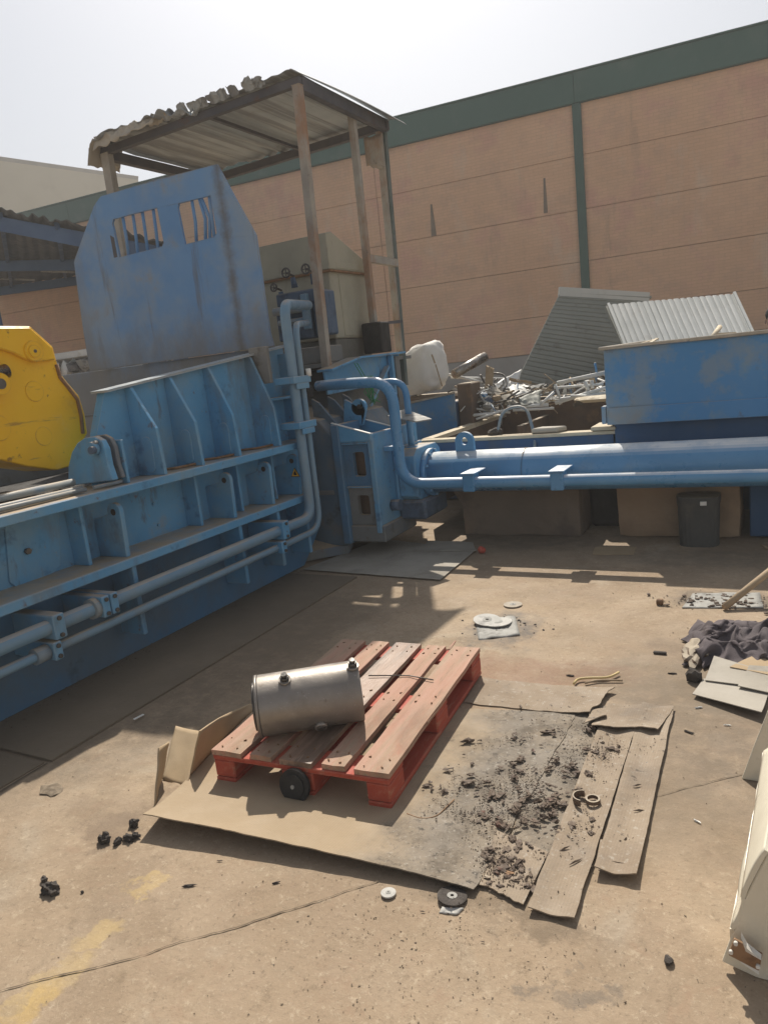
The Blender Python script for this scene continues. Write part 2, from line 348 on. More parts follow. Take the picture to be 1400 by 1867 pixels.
# ground: one concrete sheet, with oil stains, plus blobs deepening the shade by press and ram
def ground_mat():
    m = bpy.data.materials.new('dusty_concrete_yard')
    m.use_nodes = True
    q = NT(m)
    p = q.t.nodes['Principled BSDF']
    pos = q.n('ShaderNodeNewGeometry').outputs['Position']
    col = q.mix(q.ramp(q.noise(pos, .9, 7, .62), .3, .7), (.30, .223, .152), (.405, .312, .217))
    col = q.mix(q.ramp(q.noise(pos, 3.4, 7, .7), .46, .68, 0, .6), col, (.29, .225, .155))
    col = q.mix(q.ramp(q.noise(pos, 1.7, 5, .6, .8), .55, .72, 0, .55), col, (.42, .36, .28))
    col = q.mix(q.ramp(q.noise(pos, 1.2, 8, .72, .6), .48, .62, 0, .55), col, (.25, .185, .125))
    col = q.mix(q.ramp(q.noise(pos, 11, 8, .8), .54, .66, 0, .55), col, (.20, .15, .10))
    col = q.mix(q.ramp(q.noise(pos, 24, 8, .85), .54, .62, 0, .5), col, (.50, .41, .30))
    col = q.mix(q.ramp(q.noise(pos, 42, 8, .85), .53, .64, 0, .7), col, (.19, .14, .095))
    col = q.mix(q.ramp(q.noise(pos, 70, 6, .8), .55, .70, 0, .55), col, (.56, .47, .35))
    col = q.mix(q.ramp(q.noise(pos, 6, 8, .75, 1.2), .54, .66, 0, .5), col, (.31, .215, .145))
    wob = q.n('ShaderNodeTexNoise')
    wob.inputs['Scale'].default_value = 2.6
    wob.inputs['Detail'].default_value = 6
    wob.inputs['Roughness'].default_value = .7
    q.l(pos, wob.inputs['Vector'])
    off = q.n('ShaderNodeVectorMath', operation='MULTIPLY_ADD')
    q.l(wob.outputs['Color'], off.inputs[0])
    off.inputs[1].default_value = (.7, .7, 0)
    q.l(pos, off.inputs[2])
    def blob(cx, cy, rx, ry, ang, colr, st, col, soft=.55):
        s = q.n('ShaderNodeVectorMath', operation='SUBTRACT')
        q.l(off.outputs[0], s.inputs[0])
        s.inputs[1].default_value = (cx + .35, cy + .35, 0)
        r = q.n('ShaderNodeVectorRotate', rotation_type='Z_AXIS')
        q.l(s.outputs[0], r.inputs['Vector'])
        r.inputs['Angle'].default_value = -ang
        k = q.scaled(r.outputs[0], (1 / rx, 1 / ry, 0))
        ln = q.n('ShaderNodeVectorMath', operation='LENGTH')
        q.l(k, ln.inputs[0])
        f = q.ramp(ln.outputs['Value'], 1.15, soft, 0, st)
        g = q.ramp(q.noise(pos, 9, 7, .75), .30, .62, .35, 1)
        return q.mix(q.math('MULTIPLY', f, g), col, colr)
    for (c, rx, ry, an, cl, k) in (
            ((-0.312, 2.934, 0.000), .42, .75, 0, (.17, .135, .10), .72),
            ((-0.440, 3.397, 0.000), .55, .30, 0, (.20, .16, .115), .6),
            ((-1.152, 3.374, 0.000), .55, .20, 0, (.23, .125, .085), .5),
            ((-1.494, 3.884, 0.000), .24, .30, 0, (.13, .125, .12), .8),
            ((-0.276, 4.696, 0.000), .34, .17, 0, (.13, .11, .09), .75),
            ((-0.280, 3.833, 0.000), .35, .22, 0, (.16, .125, .10), .6),
            ((-0.233, 3.916, 0.000), .8, .4, 0, (.26, .20, .14), .35),
            ((-2.244, 1.626, 0.000), .17, .10, .5, (.19, .14, .10), .7),
            ((-2.310, 1.769, 0.000), .30, .13, .5, (.24, .18, .125), .5),
            ((-0.754, 1.772, 0.000), .30, .09, 0, (.13, .10, .07), .6),
            ((-0.470, 1.586, 0.000), .09, .05, .3, (.16, .135, .11), .7),
            ((-0.446, 2.364, 0.000), .55, .35, 0, (.25, .195, .135), .5),
            ((-1.184, 1.855, -0.000), .5, .2, 0, (.26, .20, .14), .4),
            ((-1.851, 1.081, 0.000), .17, .05, 1.05, (.52, .38, .16), .38),
            ((-1.840, 1.265, 0.000), .12, .05, 1.0, (.56, .41, .17), .4),
            ((-1.870, 0.934, -0.000), .16, .05, 1.1, (.54, .37, .12), .5),
            ((-1.869, 1.520, 0.000), .10, .04, .9, (.58, .42, .16), .4),
            ((-3.054, 2.855, 0.000), .75, 1.5, 0, (.16, .125, .09), .75),  # dirty concrete by the press, darkened to deepen the shade there
            ((-2.810, 3.808, 0.000), .6, .8, 0, (.19, .15, .105), .7),  # darkens the shaded zone behind the pallet
            ((-0.427, 5.518, 0.000), .9, .32, 0, (.17, .14, .105), .65),
            ((-3.494, 5.361, 0.000), .5, .4, 0, (.13, .105, .08), .6),
            ((-1.846, 5.954, 0.000), 1.0, .34, 0, (.16, .13, .10), .6),  # dark blob deepening the shade under the ram
            ((-2.919, 3.581, 0.000), .5, .8, 0, (.22, .165, .115), .4)):
        col = blob(c[0], c[1], rx, ry, an, cl, k, col)
    q.l(col, p.inputs['Base Color'])
    q.l(q.ramp(q.noise(pos, 4, 5), .3, .7, .75, .98), p.inputs['Roughness'])
    p.inputs['Specular IOR Level'].default_value = .25
    b = q.n('ShaderNodeBump')
    b.inputs['Strength'].default_value = .42
    b.inputs['Distance'].default_value = .012
    h = q.math('ADD', q.noise(pos, 48, 8, .75), q.math('MULTIPLY', q.noise(pos, 7, 5), 1.2))
    q.l(h, b.inputs['Height'])
    q.l(b.outputs[0], p.inputs['Normal'])
    return m

# ------------------------------------------------------------------ mesh helpers
WLOC = {}

def tag(o, label=None, cat=None, group=None, kind=None):
    if label: o['label'] = label
    if cat: o['category'] = cat
    if group: o['group'] = group
    if kind: o['kind'] = kind
    return o

def thing(name, label, cat, loc=(0, 0, 0), rotz=0.0, group=None, local=False):
    o = bpy.data.objects.new(name, None)
    o.empty_display_size = .1
    COL.objects.link(o)
    o.location = loc
    o.rotation_euler = (0, 0, rotz)
    WLOC[o] = Vector((0, 0, 0)) if local else Vector(loc)
    return tag(o, label, cat, group)

def copy_tree(o, parent=None):
    c = o.copy()
    COL.objects.link(c)
    c.parent = parent
    for ch in list(o.children):
        copy_tree(ch, c)
    return c

class MB:
    def __init__(s):
        s.b = bmesh.new()
    def box(s, lo, hi, bev=0.0, rot=None, piv=None):
        lo, hi = Vector(lo), Vector(hi)
        r = bmesh.ops.create_cube(s.b, size=1.0)
        vs = r['verts']
        c, d = (lo + hi) / 2, hi - lo
        for v in vs:
            v.co = Vector((v.co.x * d.x, v.co.y * d.y, v.co.z * d.z)) + c
        s._bev(vs, bev)
        return s
    def _bev(s, vs, bev):
        if bev > 0:
            es = list({e for v in vs for e in v.link_edges})
            bmesh.ops.bevel(s.b, geom=es, offset=bev, segments=1, affect='EDGES', clamp_overlap=True)
    def obox(s, p, q, w, h, up=(0, 0, 1), bev=0.0):
        """beam from p to q: width w sideways, height h along up"""
        p, q = Vector(p), Vector(q)
        d = (q - p).normalized()
        sd = d.cross(Vector(up)).normalized()
        u = sd.cross(d)
        r = bmesh.ops.create_cube(s.b, size=1.0)
        L = (q - p).length
        c = (p + q) / 2
        for v in r['verts']:
            x = v.co.copy()
            v.co = c + d * x.x * L + sd * x.y * w + u * x.z * h
        s._bev(r['verts'], bev)
        return s
    def poly(s, pts, ext, bev=0.0):
        """closed prism of planar points pts pushed along vector ext"""
        ext = Vector(ext)
        a = [s.b.verts.new(Vector(p)) for p in pts]
        c = [s.b.verts.new(Vector(p) + ext) for p in pts]
        n = len(pts)
        s.b.faces.new(a)
        s.b.faces.new(c[::-1])
        for i in range(n):
            s.b.faces.new((a[i], c[i], c[(i + 1) % n], a[(i + 1) % n]))
        if bev > 0:
            bmesh.ops.recalc_face_normals(s.b, faces=s.b.faces[:])
            s._bev(a + c, bev)
        return s
    def ring(s, outer, inner, ext):
        """prism of an outline with a hole: both loops have the same number of points"""
        ext = Vector(ext)
        o1 = [s.b.verts.new(Vector(p)) for p in outer]
        i1 = [s.b.verts.new(Vector(p)) for p in inner]
        o2 = [s.b.verts.new(Vector(p) + ext) for p in outer]
        i2 = [s.b.verts.new(Vector(p) + ext) for p in inner]
        n = len(outer)
        for k in range(n):
            j = (k + 1) % n
            s.b.faces.new((o1[k], o1[j], i1[j], i1[k]))
            s.b.faces.new((o2[j], o2[k], i2[k], i2[j]))
            s.b.faces.new((o1[j], o1[k], o2[k], o2[j]))
            s.b.faces.new((i1[k], i1[j], i2[j], i2[k]))
        return s
    def cyl(s, p, q, r, r2=None, seg=20, caps=True):
        return s.tube([p, q], r, seg, r2=r2, caps=caps)
    def tube(s, pts, r, seg=12, r2=None, caps=True, smooth=True):
        pts = [Vector(p) for p in pts]
        n = len(pts)
        rs = [r if r2 is None else r + (r2 - r) * i / (n - 1) for i in range(n)]
        t0 = (pts[1] - pts[0]).normalized()
        ref = Vector((0, 0, 1)) if abs(t0.z) < .9 else Vector((1, 0, 0))
        u = t0.cross(ref).normalized()
        rings = []
        for i, p in enumerate(pts):
            t = (pts[min(i + 1, n - 1)] - pts[max(i - 1, 0)]).normalized()
            u = (u - t * u.dot(t)).normalized()
            w = t.cross(u)
            rings.append([s.b.verts.new(p + (u * cos(2 * pi * k / seg) + w * sin(2 * pi * k / seg)) * rs[i]) for k in range(seg)])
        for a, c in zip(rings, rings[1:]):
            for k in range(seg):
                f = s.b.faces.new((a[k], a[(k + 1) % seg], c[(k + 1) % seg], c[k]))
                f.smooth = smooth
        if caps:
            s.b.faces.new(rings[0][::-1])
            s.b.faces.new(rings[-1])
        return s
    def grid(s, nu, nv, f, th=0.0, smooth=True):
        """surface f(u,v) with thickness th (pushed along -normal)"""
        V = [[Vector(f(i / nu, j / nv)) for j in range(nv + 1)] for i in range(nu + 1)]
        top = [[s.b.verts.new(V[i][j]) for j in range(nv + 1)] for i in range(nu + 1)]
        for i in range(nu):
            for j in range(nv):
                s.b.faces.new((top[i][j], top[i + 1][j], top[i + 1][j + 1], top[i][j + 1])).smooth = smooth
        if th:
            N = [[None] * (nv + 1) for _ in range(nu + 1)]
            for i in range(nu + 1):
                for j in range(nv + 1):
                    a = V[min(i + 1, nu)][j] - V[max(i - 1, 0)][j]
                    c = V[i][min(j + 1, nv)] - V[i][max(j - 1, 0)]
                    N[i][j] = a.cross(c).normalized()
            bot = [[s.b.verts.new(V[i][j] - N[i][j] * th) for j in range(nv + 1)] for i in range(nu + 1)]
            for i in range(nu):
                for j in range(nv):
                    s.b.faces.new((bot[i][j], bot[i][j + 1], bot[i + 1][j + 1], bot[i + 1][j])).smooth = smooth
            for i in range(nu):
                s.b.faces.new((top[i + 1][0], top[i][0], bot[i][0], bot[i + 1][0]))
                s.b.faces.new((top[i][nv], top[i + 1][nv], bot[i + 1][nv], bot[i][nv]))
            for j in range(nv):
                s.b.faces.new((top[0][j], top[0][j + 1], bot[0][j + 1], bot[0][j]))
                s.b.faces.new((top[nu][j + 1], top[nu][j], bot[nu][j], bot[nu][j + 1]))
        return s
    def lump(s, c, r, sub=2, amp=.35, fr=1.6, sq=(1, 1, 1), seed=0, ang=0.0):
        q = bmesh.ops.create_icosphere(s.b, subdivisions=sub, radius=1.0)
        for v in q['verts']:
            d = v.co.normalized()
            k = 1 + amp * noise.noise(d * fr + Vector((seed * 3.1, seed * 1.7, seed)))+ amp * .5 * noise.noise(d * fr * 2.7 + Vector((seed, seed * 2.3, 0)))
            w_ = Vector((d.x * sq[0], d.y * sq[1], d.z * sq[2])) * r * k
            v.co = Vector(c) + Vector((w_.x * cos(ang) - w_.y * sin(ang), w_.x * sin(ang) + w_.y * cos(ang), w_.z))
        return s
    def flake(s, c, L, w, h, a, tilt=0.0):
        """thin irregular chip lying at c"""
        c = Vector(c)
        n = 5
        pts = []
        for k in range(n):
            t = 2 * pi * k / n + random.uniform(-.3, .3)
            x, y = cos(t) * L * random.uniform(.7, 1.1), sin(t) * w * random.uniform(.6, 1.1)
            pts.append(Vector((x * cos(a) - y * sin(a), x * sin(a) + y * cos(a), x * tilt)))
        lo = [s.b.verts.new(c + p) for p in pts]
        hi = s.b.verts.new(c + Vector((0, 0, h)))
        for k in range(n):
            s.b.faces.new((lo[k], lo[(k + 1) % n], hi))
        return s
    def build(s, name, mat, parent=None, kind=None, label=None, cat=None, group=None, recalc=True, base=False, mirror=None):
        if recalc:
            bmesh.ops.recalc_face_normals(s.b, faces=s.b.faces[:])
        xs = [v.co for v in s.b.verts]
        lo = Vector((min(v.x for v in xs), min(v.y for v in xs), min(v.z for v in xs)))
        hi = Vector((max(v.x for v in xs), max(v.y for v in xs), max(v.z for v in xs)))
        c = (lo + hi) / 2
        if parent is None:
            c.z = lo.z
        for v in s.b.verts:
            v.co -= c
        me = bpy.data.meshes.new(name)
        s.b.to_mesh(me)
        s.b.free()
        me.materials.append(mat if not isinstance(mat, str) else M[mat])
        o = bpy.data.objects.new(name, me)
        COL.objects.link(o)
        if parent is not None:
            o.parent = parent
            o.location = c - WLOC[parent]
        else:
            o.location = c
        WLOC[o] = c.copy()
        return tag(o, label, cat, group, kind)

def fillet(pts, rad, n=7):
    pts = [Vector(p) for p in pts]
    out = [pts[0]]
    for a, b, c in zip(pts, pts[1:], pts[2:]):
        d1, d2 = (a - b).normalized(), (c - b).normalized()
        r = min(rad, (a - b).length * .48, (c - b).length * .48)
        p, q = b + d1 * r, b + d2 * r
        for k in range(n + 1):
            t = k / n
            out.append(p * (1 - t) ** 2 + b * 2 * t * (1 - t) + q * t * t)
    out.append(pts[-1])
    return out

def circ(c, r, n, ax='y', sx=1.0, sz=1.0, a0=0.0):
    out = []
    for k in range(n):
        t = a0 + 2 * pi * k / n
        if ax == 'y': out.append((c[0] + cos(t) * r * sx, c[1], c[2] + sin(t) * r * sz))
        elif ax == 'x': out.append((c[0], c[1] + cos(t) * r * sx, c[2] + sin(t) * r * sz))
        else: out.append((c[0] + cos(t) * r * sx, c[1] + sin(t) * r * sz, c[2]))
    return out

def V(*a):
    return Vector(a)

def fbm(x, y, s=1.0, z=0.0):
    return noise.noise(Vector((x * s, y * s, z))) + .5 * noise.noise(Vector((x * s * 2.1, y * s * 2.1, z + 4)))

# ================================================================== SETTING
gm = MB()
gm.grid(2, 2, lambda u, v: (-110 + 220 * u, -90 + 220 * v, 0.0), 0, False)
gm.build('ground', ground_mat(), kind='structure', recalc=False)
# foundation slab carrying the press, a few millimetres proud of the yard
sl = MB().poly([(-9.0, 1.91, .001), (-2.955, 1.905, .001), (-2.945, 4.72, .001), (-9.0, 4.75, .001)], (0, 0, .011))
M['slab'] = surf('press_slab_concrete', (.165, .13, .092), (.215, .17, .12), 1.1, .9,
                 layers=[((.20, .155, .11), 2.4, .5, .7, .6), ((.14, .11, .08), 14, .6, .72, .5), ((.27, .23, .18), 40, .63, .73, .4)],
                 bump=(45, .4), coarse=(6, 1))
sl.build('concrete_slab', 'slab', kind='structure')
sl = MB().poly([(-9.0, .2, .001), (-3.02, .2, .001), (-2.985, 1.885, .001), (-9.0, 1.88, .001)], (0, 0, .006))
sl.build('concrete_slab', 'slab', kind='structure')

def ribbon(pts, w, name, z=.0035, jit=.4, n=60):
    """irregular dirt-filled joint lying in the concrete"""
    pts = [Vector(p) for p in pts]
    seg = [(b - a).length for a, b in zip(pts, pts[1:])]
    tot = sum(seg)
    b = MB()
    prev = None
    for i in range(n + 1):
        d = tot * i / n
        k = 0
        while k < len(seg) - 1 and d > seg[k]:
            d -= seg[k]; k += 1
        t = d / seg[k]
        p = pts[k].lerp(pts[k + 1], t)
        tg = (pts[k + 1] - pts[k]).normalized()
        sd = Vector((-tg.y, tg.x, 0))
        off = (fbm(p.x, p.y, 5) * .008 + fbm(p.x, p.y, 30, 8) * .0022)
        ww = w * (1 + jit * (fbm(p.x, p.y, 26, 3) + .6 * fbm(p.x, p.y, 4, 6)))
        ww = max(ww, w * .3)
        a = b.b.verts.new((p.x + sd.x * (off + ww), p.y + sd.y * (off + ww), z))
        c = b.b.verts.new((p.x + sd.x * (off - ww), p.y + sd.y * (off - ww), z))
        if prev:
            b.b.faces.new((prev[0], prev[1], c, a))
        prev = (a, c)
    o = b.build(name, 'joint', kind='structure')
    return o
ribbon([(-2.080, 0.844, 0.000), (-1.954, 0.959, 0.000), (-1.669, 1.205, 0.000), (-1.350, 1.511, 0.000), (-1.141, 1.735, 0.000)], .0017, 'yard_joint', jit=1.1, n=420)
ribbon([(-0.396, 2.466, 0.000), (-0.296, 2.564, 0.000), (-0.166, 2.676, 0.000), (0.140, 2.943, 0.000)], .0018, 'yard_joint', jit=1.0, n=200)
ribbon([(-2.972, .2, 0), (-2.965, 1.89, 0)], .005, 'yard_joint', z=.0045)

# haze added to imitate lens veil and lift darks: one closed volume round everything
hz = MB().box((-116, -96, -1.0), (116, 136, 24.0))
hm = bpy.data.materials.new('veil_haze')
hm.use_nodes = True
hn = hm.node_tree
hn.nodes.remove(hn.nodes['Principled BSDF'])
pv = hn.nodes.new('ShaderNodeVolumePrincipled')
pv.inputs['Color'].default_value = (.93, .92, .90, 1)
pv.inputs['Density'].default_value = .0050
pv.inputs['Anisotropy'].default_value = 0.0
hn.links.new(pv.outputs[0], hn.nodes['Material Output'].inputs['Volume'])
hz.build('haze', hm, kind='stuff')

# ------------------------------------------------------------------ warehouse
wh = thing('warehouse', 'long brick-faced warehouse with dark green fascia closing the yard', 'building', (0, 22, 0), R(5.24), local=True)
courses = [(1.45, 2.48), (2.49, 3.82), (3.83, 5.19), (5.20, 6.58), (6.59, 7.87)]
proto = {}
xs = [-34.82, -28.82, -22.82, -16.82, -10.82, -4.82, 1.18, 7.18, 13.18, 19.18]
for (z0, z1) in courses:
    pan = MB().box((0, 0, 0), (5.985, .2, z1 - z0), .008).build('wall_panel', 'wall', wh)
    for i, x in enumerate(xs):
        o = pan if i == 0 else pan.copy()
        if i: COL.objects.link(o)
        o.parent = wh
        o.location = (x + 2.995, .1 + random.uniform(-.004, .004), (z0 + z1) / 2)
MB().box((-34.9, .03, 0), (25.2, .3, 1.44), .01).build('plinth', 'plinth', wh)
MB().box((-34.9, .06, 1.4), (25.2, .4, 7.9)).build('backing_wall', 'joint', wh)
for k in range(10):
    x = -34.9 + 6.01 * k
    MB().box((x, -.12, 7.875), (x + 6.0, .5, 8.62), .006).build('fascia_panel', 'fascia', wh)
MB().box((-34.95, -.16, 8.625), (25.3, .52, 8.665), .004).build('coping', 'fascia', wh)
MB().box((-34.9, .5, 0), (25.2, 14, 8.5)).build('body', 'plinth', wh)
MB().box((-4.93, -.10, 0), (-4.70, -.005, 7.87), .008).build('column', 'drain', wh)
MB().box((-22.93, -.10, 0), (-22.70, -.005, 7.87), .008).build('column', 'drain', wh)
# dark wedge-shaped water marks below two wall vents
for (a, b, w) in (((-9.121, 0.000, 6.098), (-9.142, -0.000, 5.203), .10), ((-5.785, 0.000, 6.191), (-5.813, -0.000, 5.273), .07)):
    MB().poly([(a[0] - .02, -.004, a[2]), (a[0] + .03, -.004, a[2]), (b[0] + w, -.004, b[2]), (b[0] - w * .6, -.004, b[2])], (0, -.012, 0)).build('vent_slot', 'cabinet_stain', wh)

# beige hall far behind
bh = thing('beige_hall', 'tall plain beige hall showing above the canopy roof at far left', 'building', (-58, 40, 0))
c0 = Vector((-44.421, 46.000, 18.155))
dirn = Vector((-.19, -1, 0)).normalized()
c1 = c0 + dirn * 34
h = c0.z
back = Vector((-dirn.y, dirn.x, 0)) * -20
def qd(z): return [(c0.x, c0.y, z), (c1.x, c1.y, z), (c1.x - 20, c1.y + 4, z), (c0.x - 20, c0.y + 4, z)]
MB().poly(qd(0), (0, 0, h - .25)).build('wall', 'beige_wall', bh)
MB().poly(qd(h - .25), (.08, .02, .25)).build('parapet', 'plinth', bh)

# ------------------------------------------------------------------ canopy at left, against the warehouse
cp = thing('yard_canopy', 'dark open canopy on blue steel beams against the warehouse at far left', 'canopy', (-20, 17, 0))
def cz(x, y):
    return 5.0 + .16 * (19.3 - y) * .12
fl = Vector((-17.621, 11.000, 6.686)); fr = Vector((-9.979, 11.000, 4.277))
bl = Vector((-31, 19.0, 6.35)); br = Vector((-18.449, 20.200, 5.934))
def can(u, v):
    p = (fl.lerp(fr, u)).lerp(bl.lerp(br, u), v)
    p.z += .025 * sin(u * 150) + (.14 * fbm(u * 9, 0, 1.5) if v < .05 else 0)
    return p
MB().grid(120, 5, can, .02).build('roof', 'canopy_roof', cp)
for v in (.03, .5, .96):
    a, b = can(0, v), can(1, v)
    a.z -= .22; b.z -= .22
    MB().obox(a, b, .14, .30).build('beam', 'canopy_blue', cp)
for u in (.15, .38, .6, .8, .97):
    a, b = can(u, .02), can(u, .98)
    a.z -= .10; b.z -= .10
    MB().obox(a, b, .10, .14).build('rafter', 'canopy_blue', cp)
for (p1, p2) in (((-20.405, 16.000, 6.107), (-17.909, 15.500, 5.893)), ((-20.430, 16.000, 6.030), (-18.997, 16.000, 5.705)), ((-23.315, 17.000, 6.241), (-22.167, 17.000, 6.011)), ((-21.301, 17.000, 5.826), (-19.777, 17.000, 5.560)), ((-24.809, 18.000, 6.150), (-22.922, 18.000, 5.834)), ((-21.567, 16.000, 6.262), (-20.931, 16.000, 6.127))):
    MB().obox(p1, p2, .06, .06).build('purlin', 'sheet_grey', cp)
MB().obox((fr.x - .3, fr.y, 0), (fr.x - .3, fr.y, fr.z - .3), .2, .2, up=(0, 1, 0)).build('post', 'canopy_blue', cp)
MB().obox((fl.x + 2, fl.y, 0), (fl.x + 2, fl.y, fl.z - .3), .2, .2, up=(0, 1, 0)).build('post', 'canopy_blue', cp)

# ================================================================== BALING PRESS
press = thing('baling_press', 'long blue baling press with ribbed side, flanges and clamped pipes along the left', 'machine', (-4.2, 2.5, 0))
XW, XF = -3.66, -3.38
Y0, Y1 = -1.2, 4.88
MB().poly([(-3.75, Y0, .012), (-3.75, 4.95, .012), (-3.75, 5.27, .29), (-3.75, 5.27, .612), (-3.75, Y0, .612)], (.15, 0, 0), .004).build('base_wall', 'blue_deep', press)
MB().poly([(-3.72, Y0, .612), (XF, Y0, .612), (XF, Y1, .612), (-3.72, 5.26, .612)], (0, 0, .056), .005).build('flange', 'blue', press)
MB().poly([(-3.72, Y0, 1.042), (XF, Y0, 1.042), (XF, Y1, 1.042), (-3.72, 5.26, 1.042)], (0, 0, .056), .005).build('flange', 'blue', press)
MB().box((-3.74, Y0, .668), (XW, 5.25, 1.042)).build('web', 'blue', press)
MB().box((-3.66, 5.20, .668), (-3.55, 5.24, 1.042), .004).build('end_plate', 'blue', press)
# stiffener ribs and lifting lugs between the flanges
def rib(y, xf, z0=.668, z1=1.042, t=.025, xw=XW):
    return MB().box((xw, y, z0), (xf, y + t, z1), .004).build('rib', 'blue', press)
for y in (1.55, 2.76, 3.72, 4.17, 4.60):
    rib(y, -3.53)
for y in (1.05, 2.95, 3.955, 4.415, 4.79):
    lug = []
    cx, czz, r = -3.475, .945, .055
    lug = [(XW, y, .668), (-3.43, y, .668), (-3.42, y, .945)]
    lug += [(cx + r * cos(t), y, czz + r * sin(t)) for t in [pi * k / 10 for k in range(1, 10)]]
    lug += [(-3.53, y, .93), (XW, y, .90)]
    o = MB().poly(lug, (0, .032, 0), .003).build('lug', 'blue', press)
    MB().cyl((cx, y - .003, czz), (cx, y - .001, czz), .02, seg=14).build('lug_hole', 'black_flat', o)
    MB().box((-3.60, y + .001, .175), (-3.405, y + .036, .611), .005).build('leg_rib', 'blue', press)
# hatch cover and bolts on the web
hx = -3.66
pts = [(-3.655, 2.385, 1.057), (-3.655, 2.731, 1.089), (-3.655, 2.663, 0.699), (-3.655, 2.604, 0.668), (-3.655, 2.371, 0.656), (-3.655, 2.337, 0.698)]
hatch = MB().poly([(hx, p[1], p[2]) for p in pts], (.014, 0, 0), .003).build('hatch_cover', 'blue', press)
b0 = (-3.640, 2.469, 0.836)
MB().cyl((-3.65, b0[1], b0[2]), (-3.625, b0[1], b0[2]), .018, seg=6).build('hatch_bolt', 'bolt', hatch)
for q in ((-3.650, 2.772, 0.757), (-3.650, 3.439, 0.891), (-3.650, 3.450, 0.742), (-3.650, 3.780, 0.745)):
    MB().cyl((-3.664, q[1], q[2]), (-3.648, q[1], q[2]), .011, seg=6).build('bolt', 'blue', press)
# warning triangle: yellow plate, black border and hand-and-flame mark
w = (-3.453, 4.785, 0.843)
def tri(s, y):
    return [(w[0] - s, y, w[2] - s * .62), (w[0] + s, y, w[2] - s * .62), (w[0], y, w[2] + s * 1.1)]
sgn = MB().poly(tri(.044, 4.7885), (0, -.003, 0)).build('warning_sign', 'sign_black', press)
MB().poly(tri(.037, 4.7852), (0, -.002, 0)).build('sign_face', 'sign_yellow', sgn)
gl = [(-.014, -.013), (.013, -.014), (.017, -.004), (.007, .004), (.010, .013), (.001, .024), (-.003, .011), (-.011, .007)]
MB().poly([(w[0] + a, 4.783, w[2] + c) for a, c in gl], (0, -.001, 0)).build('sign_mark', 'sign_black', sgn)

# upper wing with raking top edge
def ztop(y): return 1.645 + (y - 3.17) * .1098
MB().poly([(-3.68, 3.00, 1.098), (-3.68, 3.06, 1.407), (-3.68, 3.17, ztop(3.17)), (-3.68, 5.08, ztop(5.08)), (-3.68, 5.02, 1.098)], (.06, 0, 0)).build('wing_plate', 'blue', press)
MB().obox((-3.64, 3.15, ztop(3.15) + .007), (-3.64, 5.16, ztop(5.16) + .007), .15, .014, bev=.003).build('wing_rim', 'worn_edge', press)
for y in (3.33, 3.68, 4.07, 4.56):
    zt = ztop(y) - .004
    o = MB().poly([(-3.62, y, 1.098), (-3.395, y, 1.098), (-3.41, y, 1.39), (-3.57, y, zt), (-3.62, y, zt)], (0, .026, 0), .003).build('wing_rib', 'blue', press)
    n = 8
    ov = [(-3.505 + .045 * cos(2 * pi * k / 16) , y - .008, 1.23 + (.07 if sin(2 * pi * k / 16) >= 0 else -.07) + .045 * sin(2 * pi * k / 16)) for k in range(16)]
    MB().poly(ov, (0, .009, 0), .002).build('doubler_plate', 'blue', o)
    MB().box((-3.622, y + .09, 1.10), (-3.608, y + .20, 1.34), .006).build('doubler_plate', 'blue', press)
MB().box((-3.62, 4.62, 1.44), (-3.50, 5.02, 1.462), .003).build('stiffener', 'blue', press)
MB().box((-3.62, 3.06, 1.098), (-3.43, 3.08, 1.36), .004).build('wing_rib', 'blue', press)
MB().box((-3.66, 4.99, 1.098), (-3.46, 5.02, 1.80), .004).build('end_plate', 'blue', press)

# hopper body behind the wing: floor, far side and cross wall
MB().box((-6.5, Y0, .55), (-3.76, 5.05, .9)).build('hopper_floor', 'black_flat', press)
MB().box((-6.6, Y0, .1), (-6.45, 5.05, 1.15), .01).build('far_wall', 'dirty_steel', press)
MB().box((-6.45, 5.07, .9), (-3.69, 5.15, 1.87), .006).build('cross_wall', 'guard', press)
MB().box((-6.40, 5.055, 1.44), (-3.70, 5.069, 1.46), .006).build('cross_ledge', 'guard', press)

# hinge bracket with pin in front of the wing
yb = 2.93
ho = [(-3.802, 2.930, 1.113), (-3.767, 2.930, 1.234), (-3.714, 2.930, 1.315), (-3.651, 2.930, 1.368), (-3.577, 2.930, 1.397), (-3.501, 2.930, 1.400), (-3.448, 2.930, 1.375), (-3.425, 2.930, 1.326), (-3.424, 2.930, 1.223), (-3.405, 2.930, 1.139)]
hb = MB().poly([(p[0], yb, max(p[2], 1.099)) for p in ho], (0, .045, 0), .005).build('hinge_bracket', 'blue', press)
MB().poly([(p[0] - .02, yb + .09, max(p[2], 1.099)) for p in ho], (0, .03, 0), .005).build('hinge_bracket', 'dirty_steel', press)
pc = Vector((-3.484, 2.900, 1.333))
MB().cyl((pc.x - .01, 2.885, pc.z), (pc.x - .01, 2.93, pc.z), .040, seg=20).build('pin', 'blue', hb)
MB().cyl((pc.x + .02, 2.86, pc.z - .006), (pc.x + .02, 2.89, pc.z - .006), .022, seg=14).build('pin_cap', 'valve', hb)
MB().poly([(pc.x - .045, 2.90, pc.z + .02), (pc.x + .02, 2.90, pc.z + .046), (pc.x + .03, 2.90, pc.z + .034), (pc.x - .03, 2.90, pc.z + .0)], (0, .02, 0)).build('keeper_plate', 'sheet_grey', hb)
for (x, z, r) in ((-3.56, 1.165, .021), (-3.50, 1.128, .016), (-3.47, 1.122, .012)):
    MB().tube([(x, Y0, z), (x, 2.2, z), (x + .005, 2.78, z - .004)], r, 12).build('pipe', 'grey_pipe', press)
MB().tube(fillet([(-3.47, 2.84, 1.115), (-3.45, 3.05, 1.115), (-3.60, 3.10, 1.115)], .06), .012, 10).build('pipe', 'grey_pipe', press)
